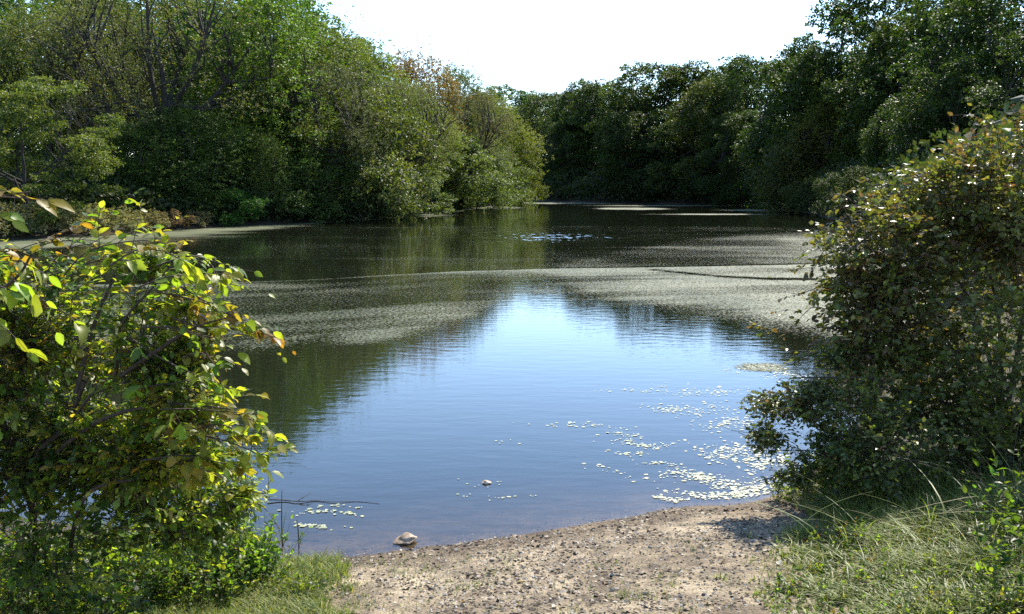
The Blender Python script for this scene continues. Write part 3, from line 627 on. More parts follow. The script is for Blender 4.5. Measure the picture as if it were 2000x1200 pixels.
b.stem([base + [.1, 0, 0], at(160, 980, 4.4), at(290, 930, 4.3), at(420, 880, 4.25)], .012, .004)
def arm(pts, Y, size, pal, nl=7, step=.1, spread_=.16, r=.004):
    P = catmull(np.array([at(p[0] + (-26 if p[0] < 700 else 0), p[1], Y + (p[2] if len(p) > 2 else 0)) for p in pts]), 6); b.g.tube(P, np.linspace(r, r * .4, len(P)), 4)
    L = np.r_[0, np.cumsum(np.linalg.norm(np.diff(P, axis=0), axis=1))]
    for l in np.arange(.05, L[-1], step):
        q = np.array([np.interp(l, L, P[:, k]) for k in range(3)]); dirn = nrm(P[-1] - P[0]); off = b.rng.normal(0, spread_ * .55, 3)
        b.spray(q, q + dirn * .14 + off * [1, 1, .7], nl, size, pal, droop=.05)
    b.spray(P[-3], P[-1], 5, size, pal, droop=0)
arm([(330, 570), (420, 590), (480, 620), (530, 650)], 4.0, .062, YG[:3] + OR[:2], 5, .08, .1)
arm([(300, 560), (360, 540), (420, 545), (468, 545)], 4.0, .065, YG, 6, .09, .16)
arm([(240, 520), (290, 490), (340, 490), (385, 510)], 3.9, .068, YG, 6, .09, .15)
arm([(280, 660), (340, 700), (400, 730), (442, 752)], 4.0, .062, YG, 6, .09, .17)
arm([(300, 640), (360, 640), (420, 655), (448, 660)], 4.0, .07, DG[1:3] + YG[:2], 5, .1, .15)
arm([(340, 800), (420, 800), (490, 810), (535, 830)], 4.0, .068, YG[:2] + OR, 6, .09, .13)
arm([(330, 860), (420, 850), (490, 870), (535, 890)], 4.0, .07, YG[:3] + OR[1:2], 7, .08, .14)
arm([(300, 900), (380, 890), (440, 900), (500, 915)], 4.05, .066, YG[:2] + OR[:2], 7, .08, .15)
arm([(300, 760), (360, 750), (410, 770), (450, 790)], 4.1, .06, YG, 6, .09, .16)
arm([(100, 560), (140, 500), (180, 480), (210, 478)], 4.3, .058, YG + OR[:1], 6, .09, .18)
arm([(20, 560), (50, 500), (90, 478), (130, 470)], 4.6, .05, RU[:3] + OR[:2], 7, .08, .2)
b.fill(at(380, 660, 4.35), (.16, .25, .24), 55, 8, .050, YG + OR[:2], .24, surf=.3, flat=1.0)
b.fill(at(370, 800, 4.2), (.22, .3, .18), 80, 8, .050, YG + OR[:1], .22, surf=.3, flat=1.0)
b.fill(at(410, 900, 4.3), (.16, .25, .14), 60, 8, .048, YG, .2, surf=.3, flat=1.0)
b.fill(at(120, 760, 4.7), (.74, .30, .64), 330, 10, .046, YG + YG + DG, .34, surf=.4, flat=1.0)
b.fill(at(310, 680, 4.35), (.32, .22, .42), 200, 9, .050, YG + DG[:2], .28, surf=.4, flat=1.0)
b.fill(at(60, 620, 4.6), (.55, .28, .40), 220, 9, .050, YG + OR[:2] + DG, .3, surf=.5, flat=1.0)
b.fill(at(280, 880, 4.4), (.44, .22, .28), 260, 10, .046, YG, .26, surf=.4, flat=1.0)
b.fill(at(-150, 760, 4.7), (.6, .3, .8), 150, 9, .06, DG + YG, .34, surf=.5)
b.fill(at(60, 1030, 4.55), (.75, .25, .45), 260, 10, .042, YG[:5] + DG, .26, surf=.4)
b.fill(at(330, 1000, 4.8), (.44, .25, .30), 210, 10, .038, YG[:5] + DG, .22, surf=.4)
arm([(0, 540), (60, 500), (150, 470), (230, 490)], 4.6, .05, YG + OR[:1], 8, .07, .24)
arm([(60, 560), (150, 530), (250, 500), (330, 480)], 4.3, .055, YG, 7, .08, .2)
arm([(150, 540), (200, 490), (300, 470), (360, 480)], 4.2, .055, YG[:5] + DG[1:2], 7, .08, .16)
arm([(380, 560), (430, 590), (470, 600), (505, 640)], 4.05, .055, YG + OR[:1], 6, .07, .12)
b.fill(at(420, 1000, 5.2), (.28, .2, .26), 150, 9, .042, YG[:5] + DG[1:], .22, surf=.35, flat=1.0)
b.fill(at(50, 890, 4.5), (.6, .22, .34), 240, 9, .046, YG[:6] + DG[1:], .26, surf=.35, flat=1.0)
b.fill(at(-40, 700, 4.4), (.35, .22, .5), 150, 9, .05, YG + OR[:1], .26, surf=.4, flat=1.0)
b.fill(at(200, 900, 4.6), (.4, .2, .25), 170, 9, .046, YG[:6], .24, surf=.35, flat=1.0)
arm([(360, 620), (420, 640), (470, 640), (520, 650)], 4.0, .05, YG[:6], 7, .06, .16)
arm([(330, 520), (400, 500), (440, 520), (460, 560)], 4.1, .052, YG[:6], 7, .07, .16)
arm([(380, 700), (420, 690), (450, 720), (460, 760)], 4.1, .05, YG[:6], 7, .06, .16)
arm([(400, 840), (460, 830), (510, 860), (540, 900)], 4.05, .052, YG[:6] + OR[:1], 7, .06, .15)
b.fill(at(360, 580, 4.2), (.20, .2, .14), 26, 8, .05, YG[:6], .2, surf=.3, flat=1.0)
b.fill(at(290, 510, 4.4), (.34, .2, .08), 36, 8, .05, YG[:6], .2, surf=.3, flat=1.0)
b.fill(at(300, 930, 4.9), (.40, .35, .22), 160, 9, .045, YG[:6], .24, surf=.35, flat=1.0)
b.fill(at(470, 960, 5.0), (.16, .2, .2), 90, 8, .042, YG[:4], .2, surf=.35, flat=1.0)
b.finish('leafy_shrub', 'big yellow green shrub with orange tinged leaves filling the left foreground', 'shrub', base, M_LEAF)

# nearer overhanging branch with large leaves
b = Shrub(2); q0 = at(-160, 640, 2.9)
b.stem([at(-160, 900, 2.9), q0, at(10, 560, 2.75), at(60, 500, 2.7)], .009, .003, 5)
b.stem([q0, at(-80, 450, 2.7), at(-10, 390, 2.65), at(60, 375, 2.6)], .007, .002, 5)
for (px, py, tx, ty, Y) in [(0, 560, 90, 590, 2.7), (20, 540, 110, 650, 2.65), (-30, 600, 60, 690, 2.7), (40, 510, 95, 540, 2.75), (-60, 620, 30, 660, 2.6), (20, 570, 160, 640, 2.8)]:
    b.spray(at(px, py, Y), at(tx, ty, Y), 6, .062, YG[:5], droop=.02, width=1.05)
for (px, py, tx, ty, Y) in [(-60, 385, 20, 372, 2.62), (0, 385, 95, 392, 2.6), (-30, 400, 25, 430, 2.6)]:
    b.spray(at(px, py, Y), at(tx, ty, Y), 5, .070, YG[:3] + OR[1:2], droop=.05, width=.95)
b.finish('overhanging_branch', 'close branch with large sunlit leaves entering from the left frame edge', 'branch', at(-160, 900, 2.9), M_LEAF)

# tangle of small leaved weeds below the left shrub
def weeds(seed, name, label, cat, cells, nl, size, pal, mat=M_LEAF, hmin=.12, hmax=.5, group=None, lean=.12, nparts=300, width=1.0):
    s = Shrub(seed); rng = s.rng; tot = []
    for (x, y, rx, ry, n, h) in cells:
        for k in range(n):
            a = rng.uniform(0, 6.28); r = math.sqrt(rng.uniform()); px, py = x + rx * r * math.cos(a), y + ry * r * math.sin(a); z = gh(px, py)
            hh = h * rng.uniform(.35, 1.1) * (1 - .4 * r); P0 = np.array([px, py, max(z, -.05)]); P1 = P0 + [rng.normal(0, lean * hh * 2.5), rng.normal(0, lean * hh * 2.5), hh]
            s.spray(P0, P1, nl, size, pal, r=.0018, droop=.0, flat=.7, width=width); tot.append(P0)
    o = s.finish(name, label, cat, np.mean(tot, 0), mat, nparts=nparts, group=group)
    for c in o.children:
        if c.name.startswith('stem'): c['kind'] = 'stuff'
    return o
def cell(px, py, rx, ry, n, h): p = G(px, py, .3); return (p[0], p[1], rx, ry, n, h)
weeds(3, 'weed_clump', 'dark tangle of small leaved weeds at the bottom left corner', 'weeds', [cell(60, 1230, .6, .35, 420, .5), cell(-40, 1150, .4, .4, 160, .5)], 12, .034, DG + DG + YG[:2], group='weeds along the left shore')
weeds(4, 'weed_clump', 'bushy green weeds right under the yellow green shrub', 'weeds', [cell(250, 1140, .34, .4, 330, .46), cell(370, 1130, .3, .3, 180, .42)], 12, .034, YG[:5] + DG, group='weeds along the left shore')
weeds(5, 'weed_clump', 'fresh green leafy weeds at the left edge of the little beach', 'weeds', [cell(430, 1085, .24, .26, 150, .55), cell(360, 1040, .3, .3, 120, .62), cell(500, 1080, .16, .14, 80, .42), cell(470, 1060, .2, .2, 90, .55)], 11, .038, [(.09, .17, .03), (.08, .14, .025), (.12, .19, .035)], group='weeds along the left shore')
weeds(6, 'weed_clump', 'sparse low weeds at the water between shrub and beach', 'weeds', [cell(545, 1100, .22, .14, 60, .20), cell(600, 1098, .12, .08, 16, .18)], 8, .024, DG + YG[:2], group='weeds along the left shore')

# big russet shrub on the right bank
b = Shrub(7); base = np.array([4.3, 8.3, gh(4.3, 8.3)])
for tip, r in [(at(1640, 400, 8.6), .02), (at(1600, 560, 8.2), .018), (at(1750, 350, 8.8), .022), (at(1900, 270, 8.8), .026), (at(1620, 720, 7.8), .014), (at(1980, 240, 8.4), .026), (at(1560, 690, 8.4), .012), (at(2100, 260, 8.4), .026)]:
    m = (base * .5 + tip * .5) + [.35, .1, .35]; b.stem([base + b.rng.normal(0, .08, 3) * [1, 1, 0], m, tip], r, .004)
for cx, cy, Y, rx, ry, rz, n in [(1830, 560, 8.5, .85, .6, 1.05, 560), (1720, 520, 8.3, .66, .6, .58, 480), (1890, 400, 8.6, .68, .7, .55, 460), (1990, 400, 8.2, .6, .7, .8, 420), (1700, 640, 8.0, .5, .5, .5, 230), (1790, 760, 7.9, .75, .6, .6, 330), (1950, 750, 7.6, .7, .6, .9, 300), (2120, 500, 8.2, .7, .7, 1.2, 160), (2040, 800, 7.4, .6, .35, .8, 260), (1960, 900, 7.1, .55, .3, .5, 200)]:
    b.fill(at(cx, cy, Y), (rx, ry, rz), n, 10, .056, RU + RG[:2] if cy < 700 else RG + RU[2:4], .36, surf=.55, droop=.16, flat=.25)
for pts, Y in [([(1700, 500), (1650, 530), (1600, 560), (1570, 572)], 8.1), ([(1720, 440), (1670, 480), (1610, 500), (1585, 535)], 8.1), ([(1700, 420), (1660, 390), (1640, 378)], 8.5), ([(1800, 420), (1750, 365), (1700, 362), (1668, 372)], 8.6),
               ([(1880, 360), (1850, 300), (1875, 292)], 8.6), ([(1960, 300), (1940, 240), (1925, 236)], 8.5), ([(2000, 260), (1990, 225), (1998, 215)], 8.4), ([(1680, 640), (1600, 640), (1530, 650), (1488, 655)], 8.2), ([(1690, 600), (1640, 610), (1590, 600), (1560, 625)], 8.2), ([(1720, 700), (1650, 680), (1600, 690), (1560, 700)], 8.0),
               ([(1860, 330), (1800, 340), (1780, 350)], 8.5), ([(1750, 470), (1680, 470), (1620, 480), (1600, 510)], 8.2)]:
    arm(pts, Y, .055, RU + RG[3:], 7, .10, .2, .005)
b.finish('russet_shrub', 'tall shrub with russet and olive leaves filling the right side of the foreground', 'shrub', base, M_LEAF_R)

# low shrub over the water in front of it
b = Shrub(8); base = np.array([3.0, 7.6, gh(3.0, 7.6)])
for tip in [at(1460, 770, 7.6), at(1500, 880, 7.2), at(1560, 730, 7.8), at(1650, 720, 7.8), at(1480, 940, 7.0)]:
    b.stem([base, (base + tip) / 2 + [0, 0, .12], tip], .010, .003, 5)
b.stem([at(1560, 738, 7.5), at(1640, 738, 7.5), at(1720, 742, 7.6), at(1760, 770, 7.7)], .006, .012, 6)
for cx, cy, Y, rx, ry, rz, n, pl in [(1570, 790, 7.6, .40, .45, .18, 170, RG + RU[2:5] + YG[:1]), (1680, 820, 7.3, .45, .5, .42, 260, RG), (1620, 890, 7.2, .36, .4, .24, 150, RG + DG[:2] + YG[:1]), (1740, 880, 6.9, .5, .4, .35, 230, RG + DG[:1]), (1650, 700, 7.9, .35, .3, .14, 90, DG[1:] + YG[:2]), (1510, 850, 7.3, .18, .25, .14, 30, RG)]:
    b.fill(at(cx, cy, Y), (rx, ry, rz), n, 9, .040, pl, .24, surf=.45, droop=.1)
for cx, cy, Y, rx, ry, rz, n in [(1500, 790, 7.7, .24, .3, .12, 80), (1490, 850, 7.4, .16, .25, .16, 60), (1560, 930, 7.0, .26, .25, .12, 70), (1600, 760, 7.7, .3, .3, .14, 90)]:
    b.fill(at(cx, cy, Y), (rx, ry, rz), n, 9, .036, RG + RU[2:3] + RU[6:], .22, surf=.4, droop=.1)
b.finish('low_shrub', 'low green shrub spreading over the lily pads below the russet shrub', 'shrub', base, M_LEAF_R)
weeds(11, 'weed_clump', 'light green plants spilling to the water between the two right shrubs', 'weeds', [(at(1640, 735, 7.9)[0], 7.7, .35, .2, 90, .55), (at(1560, 745, 7.9)[0], 7.8, .25, .15, 50, .4)], 10, .05, [(.14, .20, .03), (.11, .17, .03), (.16, .19, .04)], group='weeds along the right shore', width=.7)
weeds(12, 'weed_clump', 'patchy low weeds mixed into the grass right of the sand', 'weeds', [(2.0, 5.3, .5, .5, 200, .14), (2.5, 5.6, .5, .5, 220, .2), (2.2, 6.1, .3, .3, 120, .2)], 9, .026, DG[1:] + YG[3:5] + RU[:2], M_LEAF, group='weeds along the right shore')
weeds(9, 'weed_clump', 'broad leaved dark green herbs at the right frame edge', 'weeds', [(3.15, 5.6, .4, .5, 120, .75), (2.85, 4.9, .4, .4, 120, .5)], 10, .055, DG, M_LEAF, group='weeds along the right shore', width=.8)
weeds(10, 'weed_clump', 'fine leaved bright green weeds in the bottom right grass', 'weeds', [(2.45, 4.75, .45, .4, 170, .28), (1.95, 4.5, .35, .25, 60, .18)], 10, .024, DG[1:] + YG[:2], M_LEAF, group='weeds along the right shore')

# ---------------------------------------------------------------- grass
def blades(rng, X, Y, h, wd, bend, col, seg=3, zb=None):
    n = len(X); z = ground_h(X, Y) if zb is None else zb; a = rng.uniform(0, 6.283, n); dx, dy = np.cos(a), np.sin(a)
    V = np.zeros((n, (seg + 1) * 2, 3)); t = np.linspace(0, 1, seg + 1)
    for i, tt in enumerate(t):
        ox = dx * bend * h * tt ** 2; oy = dy * bend * h * tt ** 2; zz = z + h * (tt - .35 * bend * tt ** 2); ww = wd * (1 - tt) ** .7 * .5 + .0003
        V[:, 2 * i] = np.stack([X + ox - dy * ww, Y + oy + dx * ww, zz], -1); V[:, 2 * i + 1] = np.stack([X + ox + dy * ww, Y + oy - dx * ww, zz], -1)
    F = np.array([(2 * i, 2 * i + 1, 2 * i + 3, 2 * i + 2) for i in range(seg)]); k = (seg + 1) * 2
    return V.reshape(-1, 3), (F[None] + np.arange(n)[:, None, None] * k).reshape(-1, 4), rep(col, k)
def colmix(rng, n, cols):
    c = np.array(cols)[rng.integers(0, len(cols), n)]; return c * rng.uniform(.7, 1.3, (n, 1))
def grass(name, label, seed, n, region, hfun, cols, wd=.004, bend=.7):
    rng = np.random.default_rng(seed); x0, x1, y0, y1, dens = region
    X = rng.uniform(x0, x1, n * 3); Y = rng.uniform(y0, y1, n * 3); k = rng.uniform(0, 1, n * 3) < dens(X, Y); X, Y = X[k][:n], Y[k][:n]
    ok = sdist(X, Y) > .03; X, Y = X[ok], Y[ok]
    h = hfun(X, Y) * rng.uniform(.4, 1.3, len(X)); V, F, C = blades(rng, X, Y, h, wd * rng.uniform(.6, 1.4, len(X)), bend * rng.uniform(.3, 1.5, len(X)), colmix(rng, len(X), cols))
    return tag(link(name, mesh_np(name, V, F, M_GRASS, C)), label, 'grass', kind='stuff')
sm = lambda a, b_, v: np.clip((v - a) / (b_ - a), 0, 1)
grass('grass', 'short yellow green grass at the bottom left of the beach', 31, 34000, (-3.0, -.3, 4.7, 6.9, lambda x, y: sm(.12, -.2, x + .20 * y + (fbm(x * 3, y * 3, 4) - .5) * .8) ), lambda x, y: .06 + .05 * fbm(x * 3, y * 3, 8), [(.19, .22, .045), (.15, .20, .04), (.27, .25, .10), (.12, .17, .035)], .007, .9)
grass('grass', 'mixed green and straw grass covering the right corner', 32, 46000, (.9, 4.6, 4.7, 8.0, lambda x, y: sm(-.15, .6, x - .305 * y + (fbm(x * 2.4, y * 2.4, 14) - .5) * 1.1) * (.12 + 1.2 * sm(.42, .62, fbm(x * 5, y * 5, 15)))), lambda x, y: .06 + .15 * sm(1.6, 2.8, x), [(.15, .19, .035), (.20, .23, .045), (.17, .21, .045), (.22, .21, .08), (.11, .17, .03)], .010, 1.2)
grass('grass', 'thin scattered tufts of grass growing in the sand', 33, 8000, (-1.3, 2.2, 4.8, 6.8, lambda x, y: (sm(.56, .70, fbm(x * 3.1, y * 3.1, 44)) + .05) * sm(6.8, 5.4, y)), lambda x, y: x * 0 + .035, [(.14, .18, .05), (.20, .20, .09), (.10, .15, .04)], .003)
grass('grass', 'rough grass covering the banks beyond the near shrubs', 34, 30000, (2.6, 14, 6.5, 26, lambda x, y: x * 0 + 1.0), lambda x, y: x * 0 + .22, [(.08, .10, .03), (.12, .13, .05)], .012)

# long arching grass stalks at the right, each plant a tussock
def tussock(seed, x, y, n, h, label, cols, wd=.009, name='grass_tussock'):
    rng = np.random.default_rng(seed); z = gh(x, y); X = rng.normal(0, .13, n); Y = rng.normal(0, .11, n); hh = h * rng.uniform(.5, 1.15, n)
    V, F, C = blades(rng, X, Y, hh, wd * rng.uniform(.6, 1.3, n), rng.uniform(.6, 1.9, n), colmix(rng, n, cols), 7, zb=np.zeros(n))
    o = empty(name, (x, y, z), label, 'grass tussock', 'long grass tussocks on the right shore')
    link('blade_tuft', mesh_np('blade_tuft', V, F, M_GRASS, C), o)
    return o
LG = [(.13, .18, .035), (.17, .21, .05), (.10, .15, .03)]; ST = [(.26, .23, .12), (.19, .20, .08), (.15, .18, .05)]
tussock(1, 2.2, 6.15, 26, .5, 'green tussock with one tall blade bent left, under the low shrub', LG)
tussock(2, 2.75, 6.05, 22, .42, 'straw coloured tussock in the middle of the long grass', ST + LG[:1])
tussock(3, 3.05, 5.95, 22, .58, 'tallest pale tussock left of the dark herbs', ST)
tussock(4, 2.45, 5.75, 34, .34, 'bright green tussock in front of the straw coloured one', LG)
tussock(5, 2.85, 5.5, 40, .34, 'yellow green tussock near the broad leaved herbs', LG + ST[1:])
tussock(6, 2.1, 5.4, 46, .26, 'short olive tussock at the shaded edge of the sand', LG[2:] + ST[2:])
tussock(7, 3.35, 6.3, 20, .65, 'tussock with reddish seed stalks against the dark shrub', ST + [(.25, .12, .08)])

# ---------------------------------------------------------------- reeds and floating stick in the left water
def reed(px, py, h, bend, label):
    p = G(px, py, -.03); g = Geo(); P = catmull([[0, 0, -.12], [bend * .2, 0, h * .5], [bend, 0, h]], 5); g.tube(P, np.linspace(.0055, .0025, len(P)), 5)
    o = empty('reed', tuple(p), label, 'reed', 'reeds standing in the shallow water')
    link('stalk', g.mesh('stalk', M_REED), o)
    rng = np.random.default_rng(int(px)); n = 3; V, F, C = blades(rng, np.zeros(n), np.zeros(n), h * rng.uniform(.4, .8, n), np.full(n, .008), np.full(n, .6), colmix(rng, n, LG), 5, zb=np.full(n, -.02))
    link('blade', mesh_np('blade', V, F, M_GRASS, C), o)
m_, t_ = newmat('reed_stalk'); p_ = N(t_, 'ShaderNodeBsdfPrincipled', i_Roughness=.6); p_.inputs['Base Color'].default_value = (.03, .05, .018, 1); o_ = N(t_, 'ShaderNodeOutputMaterial'); t_.links.new(p_.outputs[0], o_.inputs[0]); M_REED = m_
reed(551, 1060, .40, .01, 'dark reed standing tallest beside the floating stick')
reed(584, 1068, .20, -.01, 'short dark reed right of the tallest one')
reed(528, 1075, .26, .03, 'thin reed left of the tallest one, among the weeds')
reed(462, 980, .50, .02, 'reed showing under the orange branch of the left shrub')
reed(440, 965, .42, -.03, 'slanting reed behind the leaves of the left shrub')
g = Geo(); A_, B_ = G(522, 979, .006), G(742, 982, .002); KP = [A_ + (B_ - A_) * t + [0, dy, dz] for t, dy, dz in ((0, 0, .012), (.14, .02, .004), (.27, -.015, .006), (.42, .025, .0), (.6, -.01, .003), (.8, .02, .0), (1, -.03, .001))]; g.tube(catmull(KP, 4), np.linspace(.006, .0013, 25), 6); g.tube(catmull([KP[2], KP[2] + [.06, .05, .03], KP[2] + [.1, .12, .035]], 3), np.linspace(.004, .0015, 7), 4)
tag(link('stick', g.mesh('stick', M_BARK2)), 'thin stick floating on the water right of the left shrub', 'stick')

# ---------------------------------------------------------------- rock, pebbles, fallen leaves
def stone_mesh(name, seed, sx, sy, sz, mat, sub=2, rough=.18):
    import bmesh
    bm = bmesh.new(); bmesh.ops.create_icosphere(bm, subdivisions=sub, radius=1); rng = np.random.default_rng(seed); ph = rng.uniform(0, 6, 6); pl = runit(rng, 7); cut = rng.uniform(.62, .9, 7)
    for v in bm.verts:
        c = np.array(v.co)
        for q in range(7):
            d = c @ pl[q]
            if d > cut[q]: c = c - pl[q] * (d - cut[q]) * .85
        c *= 1 + rough * .5 * math.sin(3 * c[0] + ph[0]) * math.sin(3.5 * c[1] + ph[1]) + rough * .25 * math.sin(7 * c[2] + 5 * c[0] + ph[2])
        v.co = Vector(c * [sx, sy, sz])
    me = bpy.data.meshes.new(name); bm.to_mesh(me); bm.free(); me.materials.append(mat); return me
rp = G(790, 1058, .0); rk_ = link('rock', stone_mesh('rock', 12, .085, .055, .038, M_ROCK, 4, .5)); rk_.location = (rp[0], rp[1], .010); rk_.rotation_euler = (.15, -.38, .35)
tag(rk_, 'pale tan rock with a white tip lying in the shallow water', 'rock')
rp = G(950, 944, 0); rk_ = link('rock', stone_mesh('rock', 5, .045, .03, .02, M_ROCK, 3, .4)); rk_.location = (rp[0], rp[1], .004); rk_.color = (1.9, 1.9, 1.9, 1); tag(rk_, 'small pale stone just breaking the water above the lily pads at centre', 'rock')
PB = [stone_mesh('pebble', 20 + k, 1, .8, .55, M_PEBBLE, 2) for k in range(6)]
rng = np.random.default_rng(5)
def drop(me, name, x, y, s, label, cat, group, col, sink=.25, tilt=.3):
    o = link(name, me); o.location = (x, y, gh(x, y) + s * .3 - s * sink * .3); o.rotation_euler = (rng.normal(0, tilt), rng.normal(0, tilt), rng.uniform(0, 6.28)); o.scale = (s, s, s); o.color = (*col, 1)
    return tag(o, label, cat, group)
n = 0
while n < 90:
    px, py = rng.uniform(640, 1580), rng.uniform(1010, 1198); p = G(px, py, .2)
    if sdist(p[0:1], p[1:2])[0] < -.12: continue
    s_ = rng.uniform(.009, .02); v = rng.uniform(.25, 1.3)
    tone = 'dark' if v < .55 else 'tan' if v < .95 else 'pale'; side_ = 'left' if px < 900 else 'middle' if px < 1250 else 'right'
    dd = sdist(p[0:1], p[1:2])[0]; row = 'at the waterline' if dd < .25 else 'halfway up' if dd < .9 else 'at the lower photo edge'
    drop(PB[n % 6], 'pebble', p[0], p[1], s_, f'small {tone} pebble on the {side_} part of the beach, {row}', 'pebble', f'{tone} pebbles {row}, {side_} part of the beach', (v, v * .97, v * .92)); n += 1
# uncountable grit
n = 20000; X = rng.uniform(-1.6, 3.0, n); Y = rng.uniform(4.9, 7.8, n); k = (sdist(X, Y) > -.25) & (rng.uniform(0, 1, n) < .25 + fbm(X * 3, Y * 3, 51)); X, Y = X[k], Y[k]; n = len(X)
P = np.column_stack([X, Y, ground_h(X, Y) + .0015]); OCT = np.array([(1, 0, 0), (0, 1, 0), (-1, 0, 0), (0, -1, 0), (0, 0, .7)]); OF = np.array([(0, 1, 4), (1, 2, 4), (2, 3, 4), (3, 0, 4)])
V, F = leaves(P, nrm(np.column_stack([rng.normal(size=(n, 2)), np.zeros(n)])), np.tile([0, 0, 1.0], (n, 1)) + rng.normal(0, .25, (n, 3)), 0.003 + .009 * rng.uniform(0, 1, n) ** 3, OCT, OF)
c = colmix(rng, n, [(.30, .26, .2), (.14, .11, .08), (.05, .04, .03), (.45, .42, .36), (.07, .05, .035)])
tag(link('gravel', mesh_np('gravel', V, F, M_GRAVEL, rep(c, 5), False)), 'fine gravel and grit strewn over the beach', 'gravel', kind='stuff')
n = 11000; X = rng.uniform(-1.3, 3.2, n); Y = rng.uniform(4.9, 7.6, n); k = (sdist(X, Y) > -.02) & (rng.uniform(0, 1, n) < sm(.46, .64, fbm(X * 2.2, Y * 3.2, 61)) + .08 + .7 * (np.abs(sdist(X, Y) - .10 - .12 * fbm(X * 2, Y * 2, 3)) < .05)); X, Y = X[k], Y[k]; n = len(X)
P = np.column_stack([X, Y, ground_h(X, Y) + .004]); V, F = leaves(P, runit(rng, n) * [1, 1, .25], nrm(rng.normal(0, .35, (n, 3)) + [0, 0, 1]), rng.uniform(.008, .030, n), BIT_V, BIT_F)
c = colmix(rng, n, [(.10, .07, .045), (.05, .035, .025), (.22, .17, .11), (.30, .26, .2)])
tag(link('leaf_litter', mesh_np('leaf_litter', V, F, M_GRAVEL, rep(c, 4), False)), 'crumbled brown leaf litter lying on the sand', 'litter', kind='stuff')
DL = mesh_np('fallen_leaf', LEAF_V * [1.1, 1, 2.2], LEAF_F, M_GRASS, np.ones((10, 3)))
for k, (px, py, s_, c_) in enumerate([(1490, 1055, .05, (.4, .34, .27)), (1545, 1145, .065, (.45, .22, .12)), (1560, 1130, .05, (.5, .3, .2)), (1300, 1150, .05, (.3, .2, .12)), (1010, 1105, .045, (.25, .18, .12)), (700, 1165, .06, (.35, .28, .2)), (820, 1100, .035, (.05, .04, .03)),
                                      (1180, 1110, .04, (.12, .08, .05)), (1420, 1080, .045, (.2, .13, .08)), (1080, 1175, .05, (.42, .38, .3)), (900, 1150, .04, (.16, .1, .06)), (1380, 1180, .05, (.3, .24, .15)), (1525, 1095, .06, (.5, .48, .42)), (750, 1120, .04, (.1, .07, .05)), (1240, 1190, .05, (.25, .2, .12))]):
    p = G(px, py, .25); o = link('fallen_leaf', DL); o.location = (p[0], p[1], gh(p[0], p[1]) + .008); o.rotation_euler = (rng.normal(0, .3), rng.normal(0, .3), rng.uniform(0, 6.28)); o.scale = (s_,) * 3; o.color = (*c_, 1)
    if k == 1: lb, gp = 'orange brown dead leaf at the grass edge in the lower right', None
    elif k == 2: lb, gp = 'pinkish curled dead leaf behind the orange brown one', None
    elif k == 12: lb, gp = 'pale grey dead leaf in the shaded grass edge', None
    elif k == 6: lb, gp = 'black wet leaf near the rock at the waterline', None
    else: lb, gp = 'dry dead leaf lying on the beach sand', 'dead leaves on the beach sand'
    tag(o, lb, 'dead leaf', gp)

# ---------------------------------------------------------------- lily pads
ang = np.linspace(.25, 6.03, 9); PV = [(0, 0, 0)] + [(math.cos(a), math.sin(a), .03 * math.sin(3 * a)) for a in ang]; PF = [(0, i, i + 1) for i in range(1, 9)]
PADM = [mesh_np('lily_pad', np.array(PV) * [1, [1, .85, 1.1][k], [1, -1, 2][k]], np.array(PF), M_PAD, np.ones((10, 3))) for k in range(3)]
clusters = [  # px, py, spread px, spread py, count, label key
    (1240, 762, 40, 3, 16, 0), (1330, 765, 60, 8, 22, 0), (1300, 797, 40, 8, 34, 1), (1370, 800, 60, 16, 50, 1), (1430, 830, 60, 18, 70, 1), (1150, 830, 70, 7, 26, 2), (1215, 848, 30, 6, 18, 2),
    (1260, 868, 45, 8, 40, 3), (1230, 885, 30, 5, 16, 3), (1420, 880, 60, 20, 90, 4), (1500, 900, 50, 30, 110, 4), (1290, 905, 30, 6, 16, 3), (1350, 925, 45, 10, 36, 5), (1400, 940, 60, 14, 60, 5), (1310, 972, 30, 6, 26, 6), (1400, 965, 60, 10, 60, 6), (1480, 955, 50, 16, 70, 6), (1480, 720, 50, 7, 60, 7), (1550, 735, 40, 8, 40, 7),
    (1230, 925, 70, 16, 14, 3), (950, 968, 60, 6, 8, 8), (930, 945, 45, 8, 4, 8), (980, 860, 20, 5, 3, 9), (630, 1000, 55, 8, 18, 10), (600, 1026, 45, 5, 20, 10), (670, 988, 35, 4, 6, 10), (1520, 780, 70, 20, 40, 4), (1380, 760, 60, 14, 40, 0)]
klab = ['lily pad in the farthest loose drift of pads, right of centre', 'lily pad in the dense drift below the farthest pads', 'lily pad in the thin line reaching left toward the pond centre', 'lily pad in the small rafts near the middle of the right half',
        'lily pad in the thick carpet at the left of the low shrub', 'lily pad in the raft above the shore corner', 'lily pad in the raft touching the beach at right', 'lily pad in the white crowded patch above the low shrub',
        'lily pad in the small loose group before the beach centre', 'lone lily pad of the few on open water above the centre group', 'lily pad in the group beside the reeds at the left']
kgrp = ['lily pads of ' + x for x in ['the farthest drift', 'the dense drift', 'the thin line', 'the small rafts', 'the thick carpet', 'the raft above the shore corner', 'the raft at the beach', 'the white patch', 'the loose centre group', 'the lone few', 'the reed group']]
names = {}; whr = []
for c in clusters: names.setdefault(c[5], []).append(c)
for c in clusters:
    g_ = sorted(names[c[5]], key=lambda q: q[0]); k = g_.index(c); m = len(g_)
    whr.append('' if m == 1 else (', left part' if k == 0 else ', right part') if m == 2 else [', leftmost part', ', middle part', ', right of middle', ', rightmost part', ', far right part'][k if k < m - 1 else (2 if m == 3 else k)])
pads = []
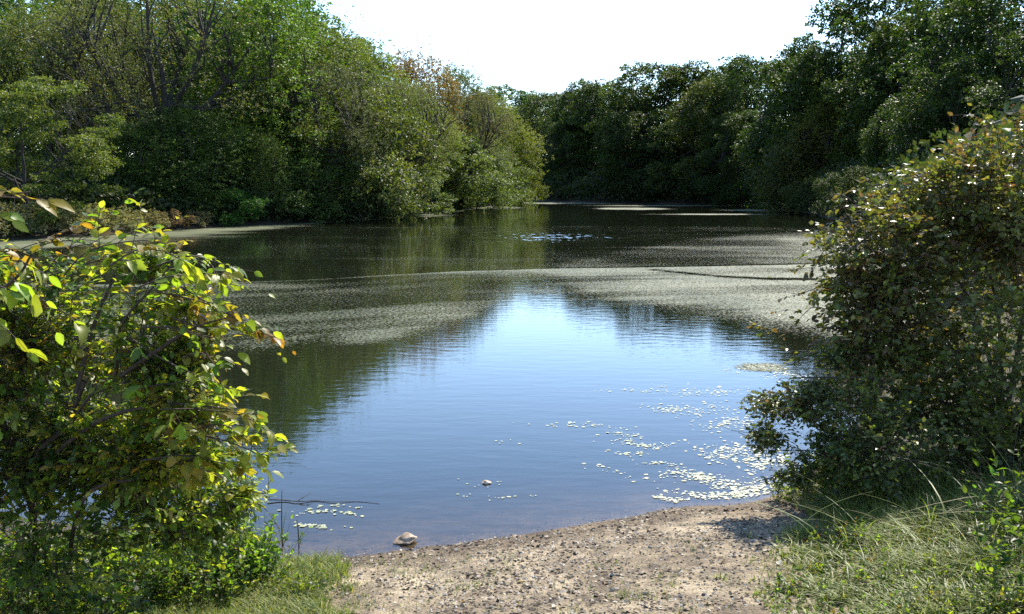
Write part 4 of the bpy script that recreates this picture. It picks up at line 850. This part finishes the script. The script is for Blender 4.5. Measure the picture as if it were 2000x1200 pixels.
for ci, (px, py, sx, sy, cnt, key) in enumerate(clusters):
    for q in range(int(cnt * 2.1)):
        a, b2 = rng.normal(0, .62, 2); a += .35 * math.sin(q * .7) ; b2 = b2 * .85 + .55 * math.sin(a * 2.6 + ci); p = G(px + a * sx, py + b2 * sy * .8 + a * sy * .3, .008)
        if sdist(p[0:1], p[1:2])[0] > -.05: continue
        pads.append((p[0], p[1], rng.uniform(.006, .013) if rng.uniform() < .7 else rng.uniform(.013, .023), (key, ci)))
pads.sort(key=lambda t: -(t[2] / t[1]) * (1 + .6 * (t[3][0] in (2, 8, 9, 10, 3))))
restp = pads[300:]
for k, (x, y, s_, key) in enumerate(pads[:300]):
    o = link('lily_pad', PADM[k % 3]); o.location = (x, y, 0.003 + rng.uniform(0, .003)); o.rotation_euler = (rng.normal(0, .03), rng.normal(0, .03), rng.uniform(0, 6.28)); o.scale = (s_, s_, s_)
    v = rng.uniform(.7, 1.3); o.color = (.32 * v, .34 * v, .20 * v * rng.uniform(.7, 1.1), 1); tag(o, klab[key[0]] + whr[key[1]], 'lily pad', kgrp[key[0]] + whr[key[1]])
if restp:
    A = np.array([t[:3] for t in restp]); n = len(A); P = np.column_stack([A[:, :2], 0.003 + rng.uniform(0, .003, n)]); TV = np.array(PV)
    V, F = leaves(P, nrm(np.column_stack([rng.normal(size=(n, 2)), np.zeros(n)])), nrm(rng.normal(0, .03, (n, 3)) + [0, 0, 1]), A[:, 2], TV, np.array(PF))
    tag(link('lily_pads', mesh_np('lily_pads', V, F, M_PAD, rep(colmix(rng, n, [(.34, .36, .24)]), 10))), 'smaller lily pads filling in between the nearer ones', 'lily pads', kind='stuff')
# loose duckweed specks as geometry
n = 260000; X = rng.uniform(-14, 13, n); Y = rng.uniform(12.5, 34, n) ; c_ = cover2(X, Y); k = (rng.uniform(0, 1, n) < (c_ - .22) * .8) & (sdist(X, Y) < -.05); X, Y = X[k][:60000], Y[k][:60000]; n = len(X)
P = np.column_stack([X, Y, np.full(n, .007)]); V, F = leaves(P, nrm(np.column_stack([rng.normal(size=(n, 2)), np.zeros(n)])), nrm(rng.normal(0, .06, (n, 3)) + [0, 0, 1]), rng.uniform(.012, .04, n), BIT_V * 1.0, BIT_F)
tag(link('duckweed', mesh_np('duckweed', V, F, M_FLECK, rep(colmix(rng, n, [(.08, .092, .045), (.11, .12, .06), (.06, .07, .035)]), 4), False)), 'loose flecks of duckweed scattered through the film', 'duckweed', kind='stuff')
